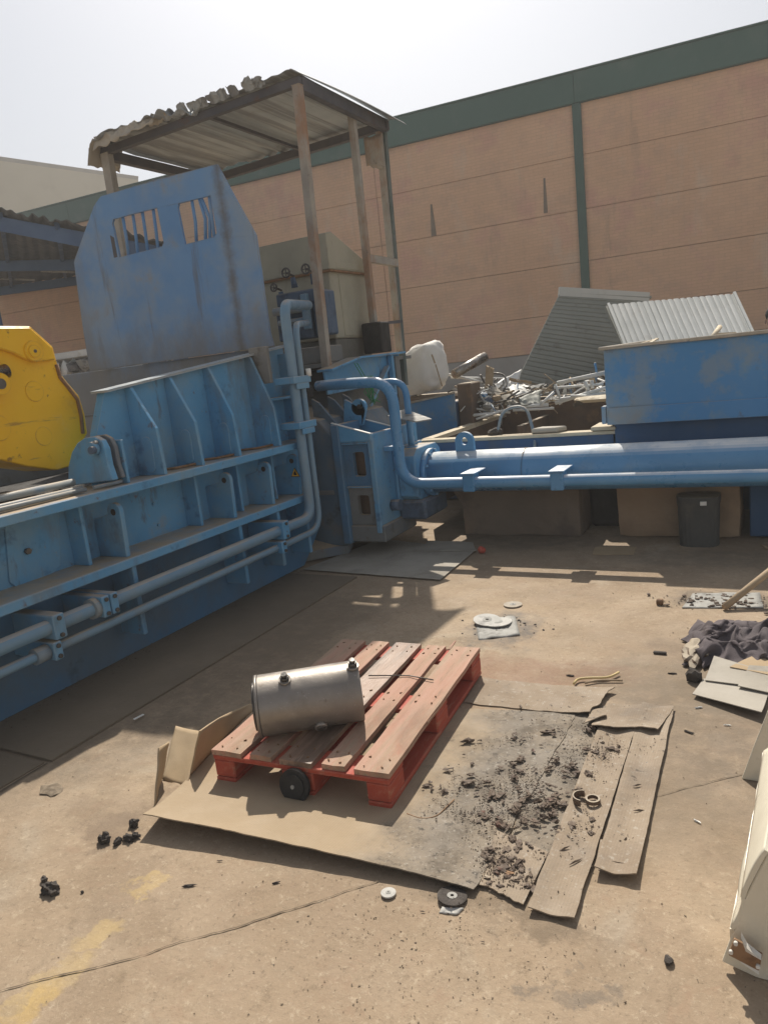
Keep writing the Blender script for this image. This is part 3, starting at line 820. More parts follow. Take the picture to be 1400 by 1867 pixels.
for y in (3.55, 3.95, 4.42):
    MB().tube([(-3.58, y - .12, 1.112), (-3.50, y, 1.108), (-3.45, y + .12, 1.112)], .009, 8).build('scrap_rod', 'rust', press)

# long clamped pipes along the base
MB().tube(fillet([(-3.32, Y0, .49), (-3.32, 4.74, .49), (-3.32, 4.745, 2.155), (-3.625, 5.550, 2.203)], .13, 8), .040, 16).build('pipe', 'blue_pipe', press)
MB().tube(fillet([(-3.32, Y0, .37), (-3.32, 4.85, .37), (-3.30, 4.83, 2.00), (-3.659, 5.550, 2.057)], .17, 8), .026, 14).build('pipe', 'blue_pipe', press)
def clamp(y, z0, z1, dy=.075, x0=-3.60, x1=-3.262):
    c = MB().box((x0, y, z0), (x1, y + dy, z1), .005).build('pipe_clamp', 'blue', press)
    for zz in (z0 + .02, z1 - .02):
        MB().cyl((x1 - .002, y + dy / 2, zz), (x1 + .012, y + dy / 2, zz), .012, seg=6).build('clamp_bolt', 'bolt', c)
    return c
yy = (-3.270, 2.300, 0.467)[1]
clamp(yy - .03, .425, .555, .07)
clamp(yy - .055, .322, .418, .05)
MB().cyl((-3.32, yy - .135, .37), (-3.32, yy - .06, .37), .043, seg=18).build('coupling', 'grey_pipe', press)
yy = (-3.270, 2.595, 0.481)[1]
clamp(yy - .01, .43, .55, .05)
clamp(yy + .05, .43, .55, .05)
MB().cyl((-3.32, yy - .05, .49), (-3.32, yy - .015, .49), .058, seg=18).build('coupling', 'grey_pipe', press)
yy = (-3.270, 4.328, 0.507)[1]
clamp(yy - .05, .425, .56, .08)
clamp(yy - .09, .325, .418, .06)
for (zz, x0) in ((1.555, -3.45), (1.205, -3.45)):
    c = MB().box((x0, 4.665, zz), (-3.262, 4.905, zz + .055), .005).build('pipe_clamp', 'blue', press)
    MB().box((-3.275, 4.70, zz - .045), (-3.262, 4.87, zz), .003).build('clamp_plate', 'blue', c)
MB().cyl((-3.27, 4.89, 1.60), (-3.27, 4.89, 1.66), .022, seg=10).build('white_cap', 'white', press)
MB().box((-3.62, 4.62, 1.58), (-3.45, 4.66, 1.86), .004).build('bracket', 'dirty_steel', press)

# throat casting behind the pipes: sloped, ribbed top
MB().poly([(-4.3, 5.28, .1), (-3.34, 5.28, .1), (-3.34, 5.28, 1.02), (-3.50, 5.28, 1.22), (-4.3, 5.28, 1.36)], (0, 1.2, 0), .01).build('throat_casting', 'throat', press)
for y in (5.40, 5.66, 5.92):
    MB().poly([(-3.62, y, 1.22), (-3.36, y, 1.03), (-3.30, y, 1.06), (-3.55, y, 1.36), (-3.62, y, 1.40)], (0, .03, 0), .004).build('casting_rib', 'throat', press)
MB().box((-3.66, 5.28, .62), (-3.36, 5.34, .66), .004).build('end_flange', 'dirty_steel', press)
MB().box((-3.66, 5.285, 1.0), (-3.42, 5.36, 1.05), .004).build('end_flange', 'dirty_steel', press)
MB().box((-3.70, 5.275, .56), (-3.42, 5.36, .60), .004).build('end_flange', 'dirty_steel', press)
MB().poly([(-3.7, 5.0, .012), (-3.38, 5.34, .012), (-3.38, 5.42, .06), (-3.7, 5.42, .10)], (0, 0, .08), .006).build('foot_plate', 'dirty_steel', press)
ll = circ((-3.28, 5.62, 1.28), .075, 16, 'y')
lo = MB().poly([(-3.46, 5.62, 1.10), (-3.26, 5.62, 1.12)] + [p for p in ll if p[2] > 1.20] + [(-3.42, 5.62, 1.36)], (0, .04, 0), .004).build('lifting_eye', 'blue', press)
MB().cyl((-3.27, 5.612, 1.285), (-3.27, 5.618, 1.285), .022, seg=14).build('eye_hole', 'black_flat', lo)

# ------------------------------------------------------------------ guard plate with two barred openings
gp = thing('guard_plate', 'tall faded blue steel guard plate with two barred openings on the press', 'guard', (-4.8, 5.03, 1.87))
yg = 5.03
OUT = [(-5.872, 1.872), (-5.86, 2.26), (-5.835, 2.60), (-5.815, 2.875), (-5.64, 3.07), (-5.43, 3.30), (-5.325, 3.362), (-4.66, 3.364), (-3.985, 3.345), (-3.85, 3.06), (-3.70, 2.75), (-3.685, 1.985), (-3.665, 1.872)]
holes = [(-5.235, -4.685, 2.825, 3.148), (-4.46, -4.095, 2.805, 3.132)]
def build_plate():
    b = bmesh.new()
    import mathutils.geometry as mg
    outer = [Vector((x, 0, z)) for x, z in OUT]
    hs_ = []
    for (a, c, z0, z1) in holes:
        hs_.append([Vector((a + .015, 0, z0)), Vector((a, 0, z1 - .03)), Vector((a + .02, 0, z1)), Vector((c, 0, z1 - .005)), Vector((c + .008, 0, z0 + .03)), Vector((c - .02, 0, z0 + .005))])
    loops = [[Vector((v.x, v.z, 0)) for v in outer]] + [[Vector((v.x, v.z, 0)) for v in h] for h in hs_]
    flat = outer + hs_[0] + hs_[1]
    tris = mg.tessellate_polygon(loops)
    th = .02
    f_ = [b.verts.new((v.x, yg - th / 2 + .012 * fbm(v.x, v.z, .9), v.z)) for v in flat]
    k_ = [b.verts.new((v.co.x, v.co.y + th, v.co.z)) for v in f_]
    for t in tris:
        b.faces.new([f_[i] for i in t])
        b.faces.new([k_[i] for i in t][::-1])
    i0 = 0
    for L in ([outer] + hs_):
        n = len(L)
        for k in range(n):
            a, c = i0 + k, i0 + (k + 1) % n
            b.faces.new((f_[a], f_[c], k_[c], k_[a]))
        i0 += n
    m = MB(); m.b.free(); m.b = b
    return m
build_plate().build('plate', 'guard', gp)
for (x, dx) in ((-5.135, .01), (-5.02, .02), (-4.90, .015), (-4.775, .02)):
    MB().tube([(x, 5.045, 2.80), (x + dx * .4, 5.05, 2.98), (x + dx, 5.045, 3.16)], .014, 8).build('bar', 'guard', gp)
for (x, dx, bow) in ((-4.335, .02, .02), (-4.235, .0, .03), (-4.185, -.03, .025), (-4.135, .01, .0)):
    MB().tube([(x, 5.045, 2.79), (x + bow, 5.05, 2.97), (x + dx, 5.045, 3.145)], .014, 8).build('bar', 'guard', gp)
MB().box((-5.29, 5.017, 2.83), (-5.245, 5.019, 3.12)).build('hinge_strip', 'dark_beam', gp)

# ------------------------------------------------------------------ yellow attachment
yx = -3.9
at = thing('steel_attachment', 'bright yellow steel attachment with round pin bosses parked over the press', 'attachment', (-4.05, 2.7, 1.2))
yo = [(-3.900, 2.392, 2.072), (-3.900, 2.769, 2.076), (-3.900, 2.964, 2.074), (-3.900, 3.094, 1.949), (-3.900, 3.100, 1.873), (-3.900, 3.109, 1.790), (-3.900, 3.151, 1.726), (-3.900, 3.217, 1.639), (-3.900, 3.233, 1.523), (-3.900, 3.226, 1.400), (-3.900, 3.127, 1.302), (-3.900, 3.049, 1.217), (-3.900, 2.954, 1.210), (-3.900, 2.758, 1.268), (-3.900, 2.597, 1.334), (-3.900, 2.249, 1.458)]
MB().poly([(yx - .30, p[1], p[2]) for p in yo], (.30, 0, 0), .006).build('body', 'yellow', at)
ub = [(-3.880, 2.377, 2.059), (-3.880, 2.753, 2.064), (-3.880, 2.935, 2.063), (-3.880, 3.061, 1.942), (-3.880, 3.068, 1.870), (-3.880, 2.918, 1.864), (-3.880, 2.852, 1.892), (-3.880, 2.805, 1.919), (-3.880, 2.725, 1.946), (-3.880, 2.361, 1.989)]
MB().poly([(yx - .002, p[1], p[2]) for p in ub], (.035, 0, 0), .006).build('cheek_plate', 'yellow', at)
def boss(px_, r, x0, x1, mat='yellow'):
    o = MB().cyl((x0, px_[1], px_[2]), (x1, px_[1], px_[2]), r, r * .94, seg=28).build('boss', mat, at)
    return o
bo = boss((-3.860, 2.925, 1.925), .062, yx + .03, yx + .048)
p = (-3.850, 2.918, 1.924)
MB().cyl((yx + .045, p[1], p[2]), (yx + .06, p[1], p[2]), .036, seg=20).build('pin', 'yellow', bo)
MB().cyl((yx + .058, p[1], p[2]), (yx + .064, p[1], p[2]), .010, seg=10).build('pin_bolt', 'bolt', bo)
boss((-3.890, 2.905, 1.695), .063, yx - .002, yx + .006)
boss((-3.890, 2.631, 1.510), .075, yx - .002, yx + .007)
boss((-3.890, 2.907, 1.426), .060, yx - .002, yx + .003)
# welded edge with chips along the right side
ed = [(-3.900, 3.101, 1.843), (-3.900, 3.110, 1.763), (-3.900, 3.153, 1.702), (-3.900, 3.205, 1.619), (-3.900, 3.210, 1.515), (-3.900, 3.197, 1.404)]
MB().tube([(yx + .004, p[1] - .012, p[2]) for p in ed], .012, 8).build('weld_edge', 'rust', at)
# hydraulic cylinder end in the recess at left
p = (-3.860, 2.700, 1.823)
MB().tube([(yx + .03, p[1] - .30, p[2] - .06), (yx + .03, p[1] + .03, p[2])], .040, 16).build('ram_rod', 'chrome', at)
p = (-3.850, 2.653, 1.752)
o = MB().cyl((yx - .01, p[1], p[2]), (yx + .07, p[1], p[2]), .062, seg=24).build('rod_eye', 'yellow', at)
MB().cyl((yx + .069, p[1], p[2]), (yx + .074, p[1], p[2]), .030, seg=16).build('eye_pin', 'bolt', o)
MB().box((yx - .01, p[1] - .22, p[2] + .055), (yx + .05, p[1] - .01, p[2] + .10), .006).build('recess_lip', 'rust', at)
hb_ = MB()
hb_.grid(14, 24, lambda u, v: (-4.6 + .85 * u, .6 + 2.5 * v, 1.06 + .10 * fbm(u * 2, v * 5, 2.2) + .05 * fbm(u * 9, v * 20, 1.0)), .16, False)
hb_.build('scrap_heap', 'black_flat', None, label='dark heap of crushed scrap lying in the press under the yellow attachment', cat='scrap heap')

# ================================================================== SHELTER over the controls
sh = thing('steel_shelter', 'open shelter with rusty posts and crumpled corrugated roof above the controls', 'shelter', (-4.6, 6.4, 1.7))
def post(p, q, w, d, mat):
    MB().obox(p, q, w, d, up=(0, 1, 0), bev=.004).build('post', mat, sh)
post((-3.715, 5.87, 1.64), (-3.665, 5.87, 4.06), .078, .07, 'rust_beam')
post((-3.745, 5.93, 2.60), (-3.715, 5.93, 4.06), .03, .05, 'rust_beam')
post((-3.730, 6.900, 1.793), (-3.723, 6.900, 4.110), .07, .06, 'rust_beam')
post((-3.748, 7.480, 1.751), (-3.727, 7.480, 4.158), .07, .05, 'rust_beam')
post((-3.749, 7.520, 1.371), (-3.695, 7.520, 4.159), .062, .06, 'green_post')
post((-6.05, 5.87, 1.85), (-6.04, 5.87, 4.03), .105, .08, 'rust_beam')
post((-6.02, 7.50, 1.85), (-6.00, 7.50, 4.03), .09, .08, 'green_post')
for (a, b, w_, h_) in (((-6.10, 5.87, 4.05), (-3.63, 5.87, 4.085), .05, .07), ((-6.05, 7.48, 4.03), (-3.62, 7.48, 4.075), .06, .08),
                       ((-3.655, 5.90, 4.075), (-3.66, 7.50, 4.075), .06, .11), ((-6.05, 5.90, 4.02), (-6.02, 7.5, 4.02), .07, .09),
                       ((-4.72, 5.90, 4.075), (-4.72, 7.5, 4.075), .03, .03)):
    MB().obox(a, b, w_, h_, bev=.004).build('roof_beam', 'dark_beam', sh)
MB().obox((-3.73, 6.92, 2.71), (-3.68, 7.47, 2.69), .05, .075, bev=.004).build('brace', 'rust_beam', sh)
MB().obox((-3.73, 6.94, 2.05), (-3.68, 7.47, 2.07), .02, .03, bev=.002).build('brace', 'dark_beam', sh)
def roofz(x, y):
    return 4.135 + .018 * (x + 6) / 2.4
def roof_sheet(x0, x1, yf, yb, dz, mat, pitch=.15, amp=.012, crump=0.0, seed=0, droop=0.0, skew=0.0, rag=.05):
    n = int(abs(x1 - x0) / pitch * 9)
    def f(u, v):
        x = x0 + (x1 - x0) * u + skew * (1 - u) * v
        y = yf + (yb - yf) * v
        edge = max(0, 1 - v * 5)
        z = roofz(x, y) + dz + amp * sin(2 * pi * x / pitch) * (.6 + .7 * fbm(x, seed, .8)) + edge * .035 * fbm(x, seed, 2.6)
        z += crump * (fbm(x, y, 4.0, seed) * .05) * max(0, 1 - v * 1.4)
        y += edge * rag * fbm(x, seed + 5, 2.2) - edge * rag * .8 * max(0, noise.noise(Vector((x * 6, seed, 3))))
        if droop:
            k = max(0, (u - .55) / .45)
            z -= droop * k * k
        return (x, y, z)
    return MB().grid(n, 16, f, .004).build('roof_sheet', mat, sh)
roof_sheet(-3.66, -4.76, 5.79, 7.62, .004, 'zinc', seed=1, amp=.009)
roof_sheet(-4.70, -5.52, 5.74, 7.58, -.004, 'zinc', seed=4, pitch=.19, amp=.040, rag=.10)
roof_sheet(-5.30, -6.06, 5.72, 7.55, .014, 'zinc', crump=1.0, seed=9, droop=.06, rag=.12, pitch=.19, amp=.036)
# drooping torn corner and bent front edge of the left end
MB().grid(10, 10, lambda u, v: (-6.02 - .13 * u ** .6, 5.70 + .42 * v, roofz(-6, 5.7) - .22 * u + .03 * fbm(u * 3, v * 3, 2, 7)), .004).build('torn_corner', 'zinc_bent', sh)
MB().grid(40, 5, lambda u, v: (-5.20 - .84 * u, 5.735 - .035 * v + .03 * fbm(u * 6, v, 1.2, 5), roofz(-5, 5.7) + .02 - (.07 + .06 * u) * v + .03 * fbm(u * 7, v * 2, 1.5, 2)), .004).build('bent_edge', 'zinc_bent', sh)
random.seed(3)
for k in range(11):
    x = -4.0 - 1.28 * k / 10 + random.uniform(-.03, .03)
    w_ = random.uniform(.10, .17)
    s_ = random.choice((.008, .012, .018, .025, .038))
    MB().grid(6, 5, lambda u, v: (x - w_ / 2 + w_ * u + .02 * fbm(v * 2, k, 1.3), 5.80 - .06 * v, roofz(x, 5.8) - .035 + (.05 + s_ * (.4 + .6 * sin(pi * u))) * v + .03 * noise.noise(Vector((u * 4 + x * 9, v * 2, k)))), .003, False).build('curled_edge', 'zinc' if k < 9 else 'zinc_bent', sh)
# right-hand sheet folded down over the edge
def fold(u, v):
    y = 5.80 + 1.83 * v
    w_ = .05 + .16 * v
    return (-3.68 + w_ * u, y, roofz(-3.6, y) + .022 + .022 * sin(v * pi) - .10 * u * u * (.3 + .7 * v))
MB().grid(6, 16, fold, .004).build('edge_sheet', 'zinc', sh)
MB().grid(6, 6, lambda u, v: (-3.90 + .22 * u, 7.44, 3.72 + .28 * v - .08 * u * (1 - v) + .02 * fbm(u * 4, v * 4)), .006).build('hanging_plate', 'rust_beam', sh)

# ------------------------------------------------------------------ platform
pf = thing('control_platform', 'blue steel control platform carrying the shelter posts and tank', 'platform', (-3.9, 6.5, 1.2))
MB().box((-5.6, 5.84, 1.66), (-3.72, 7.7, 1.70), .004).build('deck', 'dirty_steel', pf)
pz = [(5.69, 1.640), (6.24, 1.728), (7.22, 1.742)]
MB().poly([(-3.715, y, z) for y, z in pz] + [(-3.715, y, z - .022) for y, z in pz[::-1]], (.17, 0, 0), .003).build('beam_flange', 'blue', pf)
MB().poly([(-3.66, y + .01, z - .023) for y, z in pz] + [(-3.66, 7.22, 1.44), (-3.66, 5.72, 1.41)], (.02, 0, 0), .002).build('web_plate', 'blue', pf)
hc = (-3.635, 5.429, 1.466)
MB().poly(circ((-3.638, hc[1], hc[2]), .05, 16, 'x', 1.0, 1.1), (.004, 0, 0)).build('web_hole', 'black_flat', pf)
MB().obox((-3.600, 6.369, 1.229), (-3.600, 6.857, 1.601), .025, .05, up=(1, 0, 0), bev=.003).build('brace', 'blue', pf)
MB().obox((-3.60, 6.95, 1.30), (-3.60, 6.95, 1.715), .05, .05, up=(0, 1, 0), bev=.003).build('leg', 'blue', pf)
MB().box((-3.72, 7.1, .1), (-3.62, 7.2, 1.70), .004).build('leg', 'dirty_steel', pf)
MB().box((-5.5, 6.0, .1), (-3.80, 7.4, 1.655), .01).build('base_box', 'dirty_steel', pf)
MB().box((-4.2, 5.86, 1.45), (-3.72, 6.0, 1.64), .01).build('base_block', 'black_flat', pf)
gs = MB()
random.seed(17)
b0, b1, b2 = Vector((-3.570, 6.136, 1.668)), Vector((-3.550, 6.255, 1.502)), Vector((-3.420, 6.229, 1.262))
for k in range(2):
    gs.tube([b0 + Vector((0, .05 * k, 0)), b1 + Vector((0, .05 * k, 0))], .004, 6)
for k in range(12):
    p = [b1 + Vector((random.uniform(0, .05), random.uniform(-.05, .12), .03))]
    for t in (.25, .5, .75, 1):
        p.append(b1.lerp(b2, t * random.uniform(.85, 1.05)) + Vector((random.uniform(-.05, .05), random.uniform(-.09, .09), random.uniform(-.02, .02))))
    gs.tube(fillet(p, .05, 3), .0035, 5)
gs.build('strap_bundle', 'green', None, label='bundle of thin green straps dangling from the blue platform beside the bent pipe', cat='strap')

# ------------------------------------------------------------------ oil tank
ot = thing('oil_tank', 'beige steel oil tank with sloping lid under the shelter roof', 'tank', (-4.2, 6.8, 1.71))
cx_, yT = -3.86, 6.35
zt = 2.58
MB().box((-5.1, yT, 1.93), (cx_, yT + .75, zt), .01).build('body', 'beige', ot)
MB().box((-5.08, yT + .02, 1.71), (cx_ - .02, yT + .73, 1.928), .008).build('base_panel', 'beige_dark', ot)
MB().poly([(-5.12, yT - .03, zt + .004), (-5.12, yT + .78, zt + .004), (-5.12, yT + .78, zt + .10), (-5.12, yT + .08, zt + .36), (-5.12, yT - .03, zt + .34)], (5.12 + cx_ + .03, 0, 0), .008).build('lid', 'beige', ot)
MB().box((-5.13, yT - .04, zt - .016), (cx_ + .04, yT + .79, zt + .003), .003).build('lid_seam', 'rust', ot)
MB().box((cx_ - .006, yT + .16, 1.95), (cx_ + .008, yT + .72, zt - .03), .004).build('side_panel', 'beige', ot)
MB().box((cx_ + .02, yT + .10, zt + .02), (cx_ + .034, yT + .66, zt + .08), .004).build('lid_trim', 'beige', ot)
MB().box((cx_ + .05, yT + .42, 1.75), (cx_ + .28, yT + .62, 2.06), .012).build('electric_box', 'black_flat', None, label='black upright box beside the beige tank behind the second shelter post', cat='box')

# ------------------------------------------------------------------ valve block with hand wheels
vb = thing('valve_block', 'dirty blue hydraulic valve block with small hand wheels before the beige tank', 'valve block', (-3.9, 6.0, 1.9))
vy = 5.95
c = Vector((-3.986, 5.950, 2.288))
MB().box((c.x - .26, vy, c.z - .02), (c.x + .20, vy + .24, c.z + .10), .012).build('body', 'valve', vb)
MB().box((c.x - .30, vy + .02, c.z - .34), (c.x + .10, vy + .20, c.z - .02), .012).build('manifold', 'valve', vb)
MB().box((c.x + .12, vy + .03, c.z - .33), (c.x + .27, vy + .22, c.z + .08), .014).build('manifold', 'valve', vb)
MB().cyl((c.x - .28, vy - .02, c.z - .06), (c.x + .06, vy - .02, c.z - .06), .040, seg=16).build('spool', 'grey_pipe', vb)
MB().cyl((c.x - .24, vy - .02, c.z - .17), (c.x + .06, vy - .02, c.z - .17), .026, seg=16).build('spool', 'grey_pipe', vb)
MB().box((c.x + .05, vy - .05, c.z - .26), (c.x + .12, vy + .0, c.z + .06), .006).build('flange', 'blue_pipe', vb)
for (q, r) in (((-4.057, 5.900, 2.559), .042), ((-3.834, 5.900, 2.560), .042), ((-4.216, 5.900, 2.449), .034)):
    o = MB()
    n = 14
    pts = circ((q[0], q[1], q[2]), r, n, 'y')
    o.tube(pts + [pts[0]], .009, 6, caps=False)
    o.obox((q[0] - r, q[1], q[2]), (q[0] + r, q[1], q[2]), .007, .007)
    o.obox((q[0], q[1], q[2] - r), (q[0], q[1], q[2] + r), .007, .007, up=(1, 0, 0))
    o = o.build('hand_wheel', 'bolt', vb)
    MB().cyl((q[0], q[1] + .012, q[2]), (q[0], q[1] + .12, q[2] - .02), .010, seg=8).build('wheel_stem', 'bolt', o)
    MB().cyl((q[0] + .005, vy + .06, q[2] - .13), (q[0] + .002, vy + .05, q[2] - .035), .032, .022, seg=12).build('bonnet', 'valve', o)
MB().box((-4.35, 5.88, 1.70), (-3.72, 6.20, 1.86), .01).build('mounting_plate', 'dirty_steel', vb)

# ================================================================== RAM: barrel along X with clamped feed pipe
ram = thing('hydraulic_ram', 'long blue hydraulic cylinder with clamped pipe reaching across the yard', 'hydraulic cylinder', (-1.2, 5.85, .3))
ry, rz, rr = 5.91, .634, .180
MB().tube([(-2.92, ry, rz), (-1.85, ry, rz), (1.6, ry, rz + .01)], rr, 40).build('barrel', 'blue_ram', ram)
for x in (-1.88,):
    MB().cyl((x, ry, rz), (x + .012, ry, rz), rr + .003, seg=40).build('weld_seam', 'blue_deep', ram)
MB().cyl((-2.783, ry, rz), (-2.735, ry, rz), .215, seg=36).build('end_flange', 'blue_ram', ram)
for k in range(10):
    t = 2 * pi * k / 10 + .2
    MB().cyl((-2.735, ry + .197 * cos(t), rz + .197 * sin(t)), (-2.712, ry + .197 * cos(t), rz + .197 * sin(t)), .014, seg=6).build('flange_bolt', 'blue', ram)
lx = -2.42
lo_ = [(lx - .085, ry - .02, rz + .16), (lx - .085, ry - .02, rz + .26)] + [(lx + .085 * cos(t), ry - .02, rz + .26 + .085 * sin(t)) for t in [pi - pi * k / 10 for k in range(1, 10)]] + [(lx + .085, ry - .02, rz + .26), (lx + .085, ry - .02, rz + .16)]
def eye_plate():
    n = 28
    o, i = [], []
    for k in range(n):
        t = 2 * pi * k / n
        dx, dz = cos(t), sin(t)
        if dz >= 0: o.append((lx + .085 * dx, ry - .02, rz + .26 + .085 * dz))
        else:
            x = max(-1, min(1, dx * 1.5))
            o.append((lx + .085 * x, ry - .02, rz + .26 - min(.115, .115 * -dz * 1.5)))
        i.append((lx + .033 * dx, ry - .02, rz + .265 + .033 * dz))
    return MB().ring(o, i, (0, .04, 0))
eye_plate().build('lifting_lug', 'blue_ram', ram)
MB().tube(fillet([(-3.66, 5.60, 1.50), (-3.30, 5.50, 1.50), (-2.86, 5.49, 1.482), (-2.86, 5.49, .604), (1.6, 5.49, .614)], .22, 9), .047, 18).build('feed_pipe', 'blue_ram', ram)
MB().tube(fillet([(-3.4, 5.83, 1.47), (-2.90, 5.83, 1.47), (-2.90, 5.83, .84)], .15, 8), .030, 14).build('feed_pipe', 'blue_ram', ram)
MB().cyl((-2.90, 5.83, .79), (-2.90, 5.83, .89), .055, seg=18).build('pipe_flange', 'blue', ram)
MB().box((-2.984, 5.45, .90), (-2.82, 5.53, .94), .004).build('pipe_clamp', 'blue_ram', ram)
for x in (-2.23, -1.505):
    c = MB().box((x - .05, 5.435, .538), (x + .05, 5.56, .680), .006).build('pipe_clamp', 'blue_ram', ram)
    MB().box((x - .062, 5.425, .680), (x + .062, 5.70, .692), .003).build('clamp_plate', 'blue_ram', c)
MB().cyl((-1.90, 5.49, .606), (-1.895, 5.49, .606), .046, seg=18).build('weld_seam', 'blue_deep', ram)

# head block: windowed frame and gussets
hd = thing('head_block', 'blue ram head block with two square windows beside the press end', 'machine block', (-3.0, 5.6, .15))
def rr_rect(x0, x1, z0, z1, r, y, n=5):
    out = []
    for (cx, cz_, a) in ((x1 - r, z1 - r, 0), (x0 + r, z1 - r, pi / 2), (x0 + r, z0 + r, pi), (x1 - r, z0 + r, 1.5 * pi)):
        for k in range(n):
            t = a + pi / 2 * k / (n - 1)
            out.append((cx + r * cos(t), y, cz_ + r * sin(t)))
    return out
for (z0, z1) in ((.63, 1.0), (.29, .625)):
    o = rr_rect(-3.285, -3.045, z0, z1, .004, 5.30)
    i = rr_rect(-3.205, -3.090, z0 + .085, z1 - .075, .022, 5.30)
    MB().ring([(p[0] + (.008 if p[0] > -3.1 else 0), p[1], p[2]) for p in o], i, (0, .045, 0)).build('window_frame', 'dirty_steel' if z0 < .5 else 'blue_deep', hd)
    MB().box((-3.28, 5.42, z0 + .02), (-3.04, 5.44, z1 - .02)).build('window_back', 'trough', hd)
    MB().box((-3.285, 5.27, z1 - .006), (-3.037, 5.345, z1 + .006), .003).build('shelf', 'blue', hd)
MB().box((-3.36, 5.24, .13), (-3.287, 5.62, 1.17), .006).build('pillar', 'blue_deep', hd)
MB().poly([(-3.285, 5.27, 1.008), (-3.037, 5.27, 1.008), (-3.037, 5.27, 1.085), (-3.285, 5.27, 1.16)], (0, .03, 0), .004).build('top_plate', 'blue', hd)
MB().box((-3.035, 5.275, .22), (-2.985, 6.14, 1.075), .006).build('side_plate', 'blue', hd)
MB().box((-2.984, 5.60, .40), (-2.955, 6.16, .90), .006).build('mount_plate', 'blue', hd)
MB().box((-3.285, 5.50, .29), (-3.04, 6.12, 1.0), .008).build('body', 'blue_deep', hd)
for y in (5.26, 5.70):
    xe = -2.99
    MB().poly([(-3.36, y, 1.02), (xe, y, 1.02), (xe, y, 1.075), (-3.36, y, 1.185)], (0, .028, 0), .003).build('gusset', 'blue', hd)
    MB().obox((-3.36, y + .014, 1.187), (-2.99, y + .014, 1.078), .032, .006).build('gusset_edge', 'white', hd)
MB().box((-3.30, 5.28, .14), (-2.96, 5.9, .285), .01).build('foot', 'dirty_steel', hd)
MB().poly([(-2.954, 5.62, .47), (-2.954, 5.70, .41), (-2.954, 6.10, .41), (-2.954, 6.18, .47), (-2.954, 6.18, .82), (-2.954, 6.10, .88), (-2.954, 5.70, .88), (-2.954, 5.62, .82)], (.17, 0, 0), .006).build('ram_collar', 'blue', hd)
MB().box((-2.98, 5.62, .26), (-2.72, 6.1, .43), .02).build('underside', 'valve', hd)
MB().cyl((-2.98, 5.50, .42), (-2.90, 5.50, .42), .05, seg=16).build('plug', 'valve', hd)
q = (-3.203, 5.260, 1.083)
MB().cyl((q[0], 5.262, q[2]), (q[0], 5.268, q[2]), .022, seg=14).build('bolt_hole', 'black_flat', hd)
MB().poly([(-3.08, 5.75, 1.17), (-2.70, 5.55, 1.12), (-2.62, 5.70, 1.12), (-3.02, 6.0, 1.20)], (0, 0, .010)).build('loose_plate', 'sheet_grey', None,
    label='loose grey steel plate lying on the ram head block under the bent pipes', cat='plate')

# ================================================================== HOPPER BOX at right
hp = thing('feed_hopper', 'blue steel hopper box with worn rim and grey patches above the ram', 'hopper', (0.2, 6.9, .3))
def quad_wall(x0, y0, x1, y1, z0, z1, t, mat, name):
    d = Vector((x1 - x0, y1 - y0, 0)).normalized()
    n = Vector((-d.y, d.x, 0)) * t
    return MB().poly([(x0, y0, z0), (x1, y1, z0), (x1, y1, z1), (x0, y0, z1)], n, .004).build(name, mat, hp)
quad_wall(-1.265, 6.20, 1.9, 6.20, .935, 1.545, .012, 'hopper', 'front_wall')
quad_wall(-1.265, 8.4, -1.265, 6.213, .935, 1.545, .012, 'hopper', 'side_wall')
quad_wall(1.9, 6.213, 1.9, 8.4, .935, 1.545, .012, 'hopper', 'side_wall')
quad_wall(1.9, 8.4, -1.25, 8.4, .935, 1.545, .012, 'hopper', 'back_wall')
MB().box((-1.30, 6.165, 1.547), (-.62, 6.235, 1.572), .004).build('rim', 'rim', hp)
MB().box((-.616, 6.165, 1.545), (1.93, 6.235, 1.572), .004).build('rim', 'rim', hp)
MB().box((-1.30, 6.238, 1.547), (-1.24, 8.43, 1.572), .004).build('rim', 'rim', hp)
MB().box((-1.245, 6.188, .935), (1.9, 6.198, 1.075), .003).build('repair_strip', 'hopper', hp)
MB().box((-1.305, 6.195, .945), (-1.268, 6.30, 1.09), .004).build('corner_bracket', 'hopper', hp)
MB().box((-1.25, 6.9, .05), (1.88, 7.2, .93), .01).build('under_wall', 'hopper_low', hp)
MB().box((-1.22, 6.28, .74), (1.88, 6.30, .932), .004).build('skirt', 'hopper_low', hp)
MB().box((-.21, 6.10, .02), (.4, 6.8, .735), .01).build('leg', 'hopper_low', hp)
MB().box((-1.25, 6.215, 1.15), (1.88, 8.38, 1.2)).build('load_floor', 'dirty_steel', hp)

# blocks under the ram
def rough_block(lo, hi, mat, label, amp=.018, seed=0, cat='block', arch=None):
    b = bmesh.new()
    bmesh.ops.create_cube(b, size=1.0)
    bmesh.ops.subdivide_edges(b, edges=b.edges[:], cuts=9, use_grid_fill=True)
    lo, hi = Vector(lo), Vector(hi)
    for v in b.verts:
        q = Vector((lo[i] + (v.co[i] + .5) * (hi[i] - lo[i]) for i in range(3)))
        n = v.co.normalized()
        k = noise.noise(q * 5 + Vector((seed, 0, 0))) + .5 * noise.noise(q * 13 + Vector((0, seed, 0)))
        e = sum(1 for i in range(3) if abs(v.co[i]) > .49)
        q += n * k * amp - n * (.012 * max(0, e - 1))
        if arch: q = arch(q)
        q.z = max(q.z, lo.z)
        v.co = q
    m = MB(); m.b.free(); m.b = b
    return m.build('concrete_block_or_gap_fill', mat, None, label=label, cat=cat)
def lean(q):
    if q.x < -2.3:
        q.x += .16 * max(0, 1 - (q.z / .45)) * .0 + .10 * (1 - abs(q.z - .1) / .4 if q.z > .1 else 1) * 0
        q.x -= .09 * max(0, (q.z - .22) / .23) ** 1.5
    return q
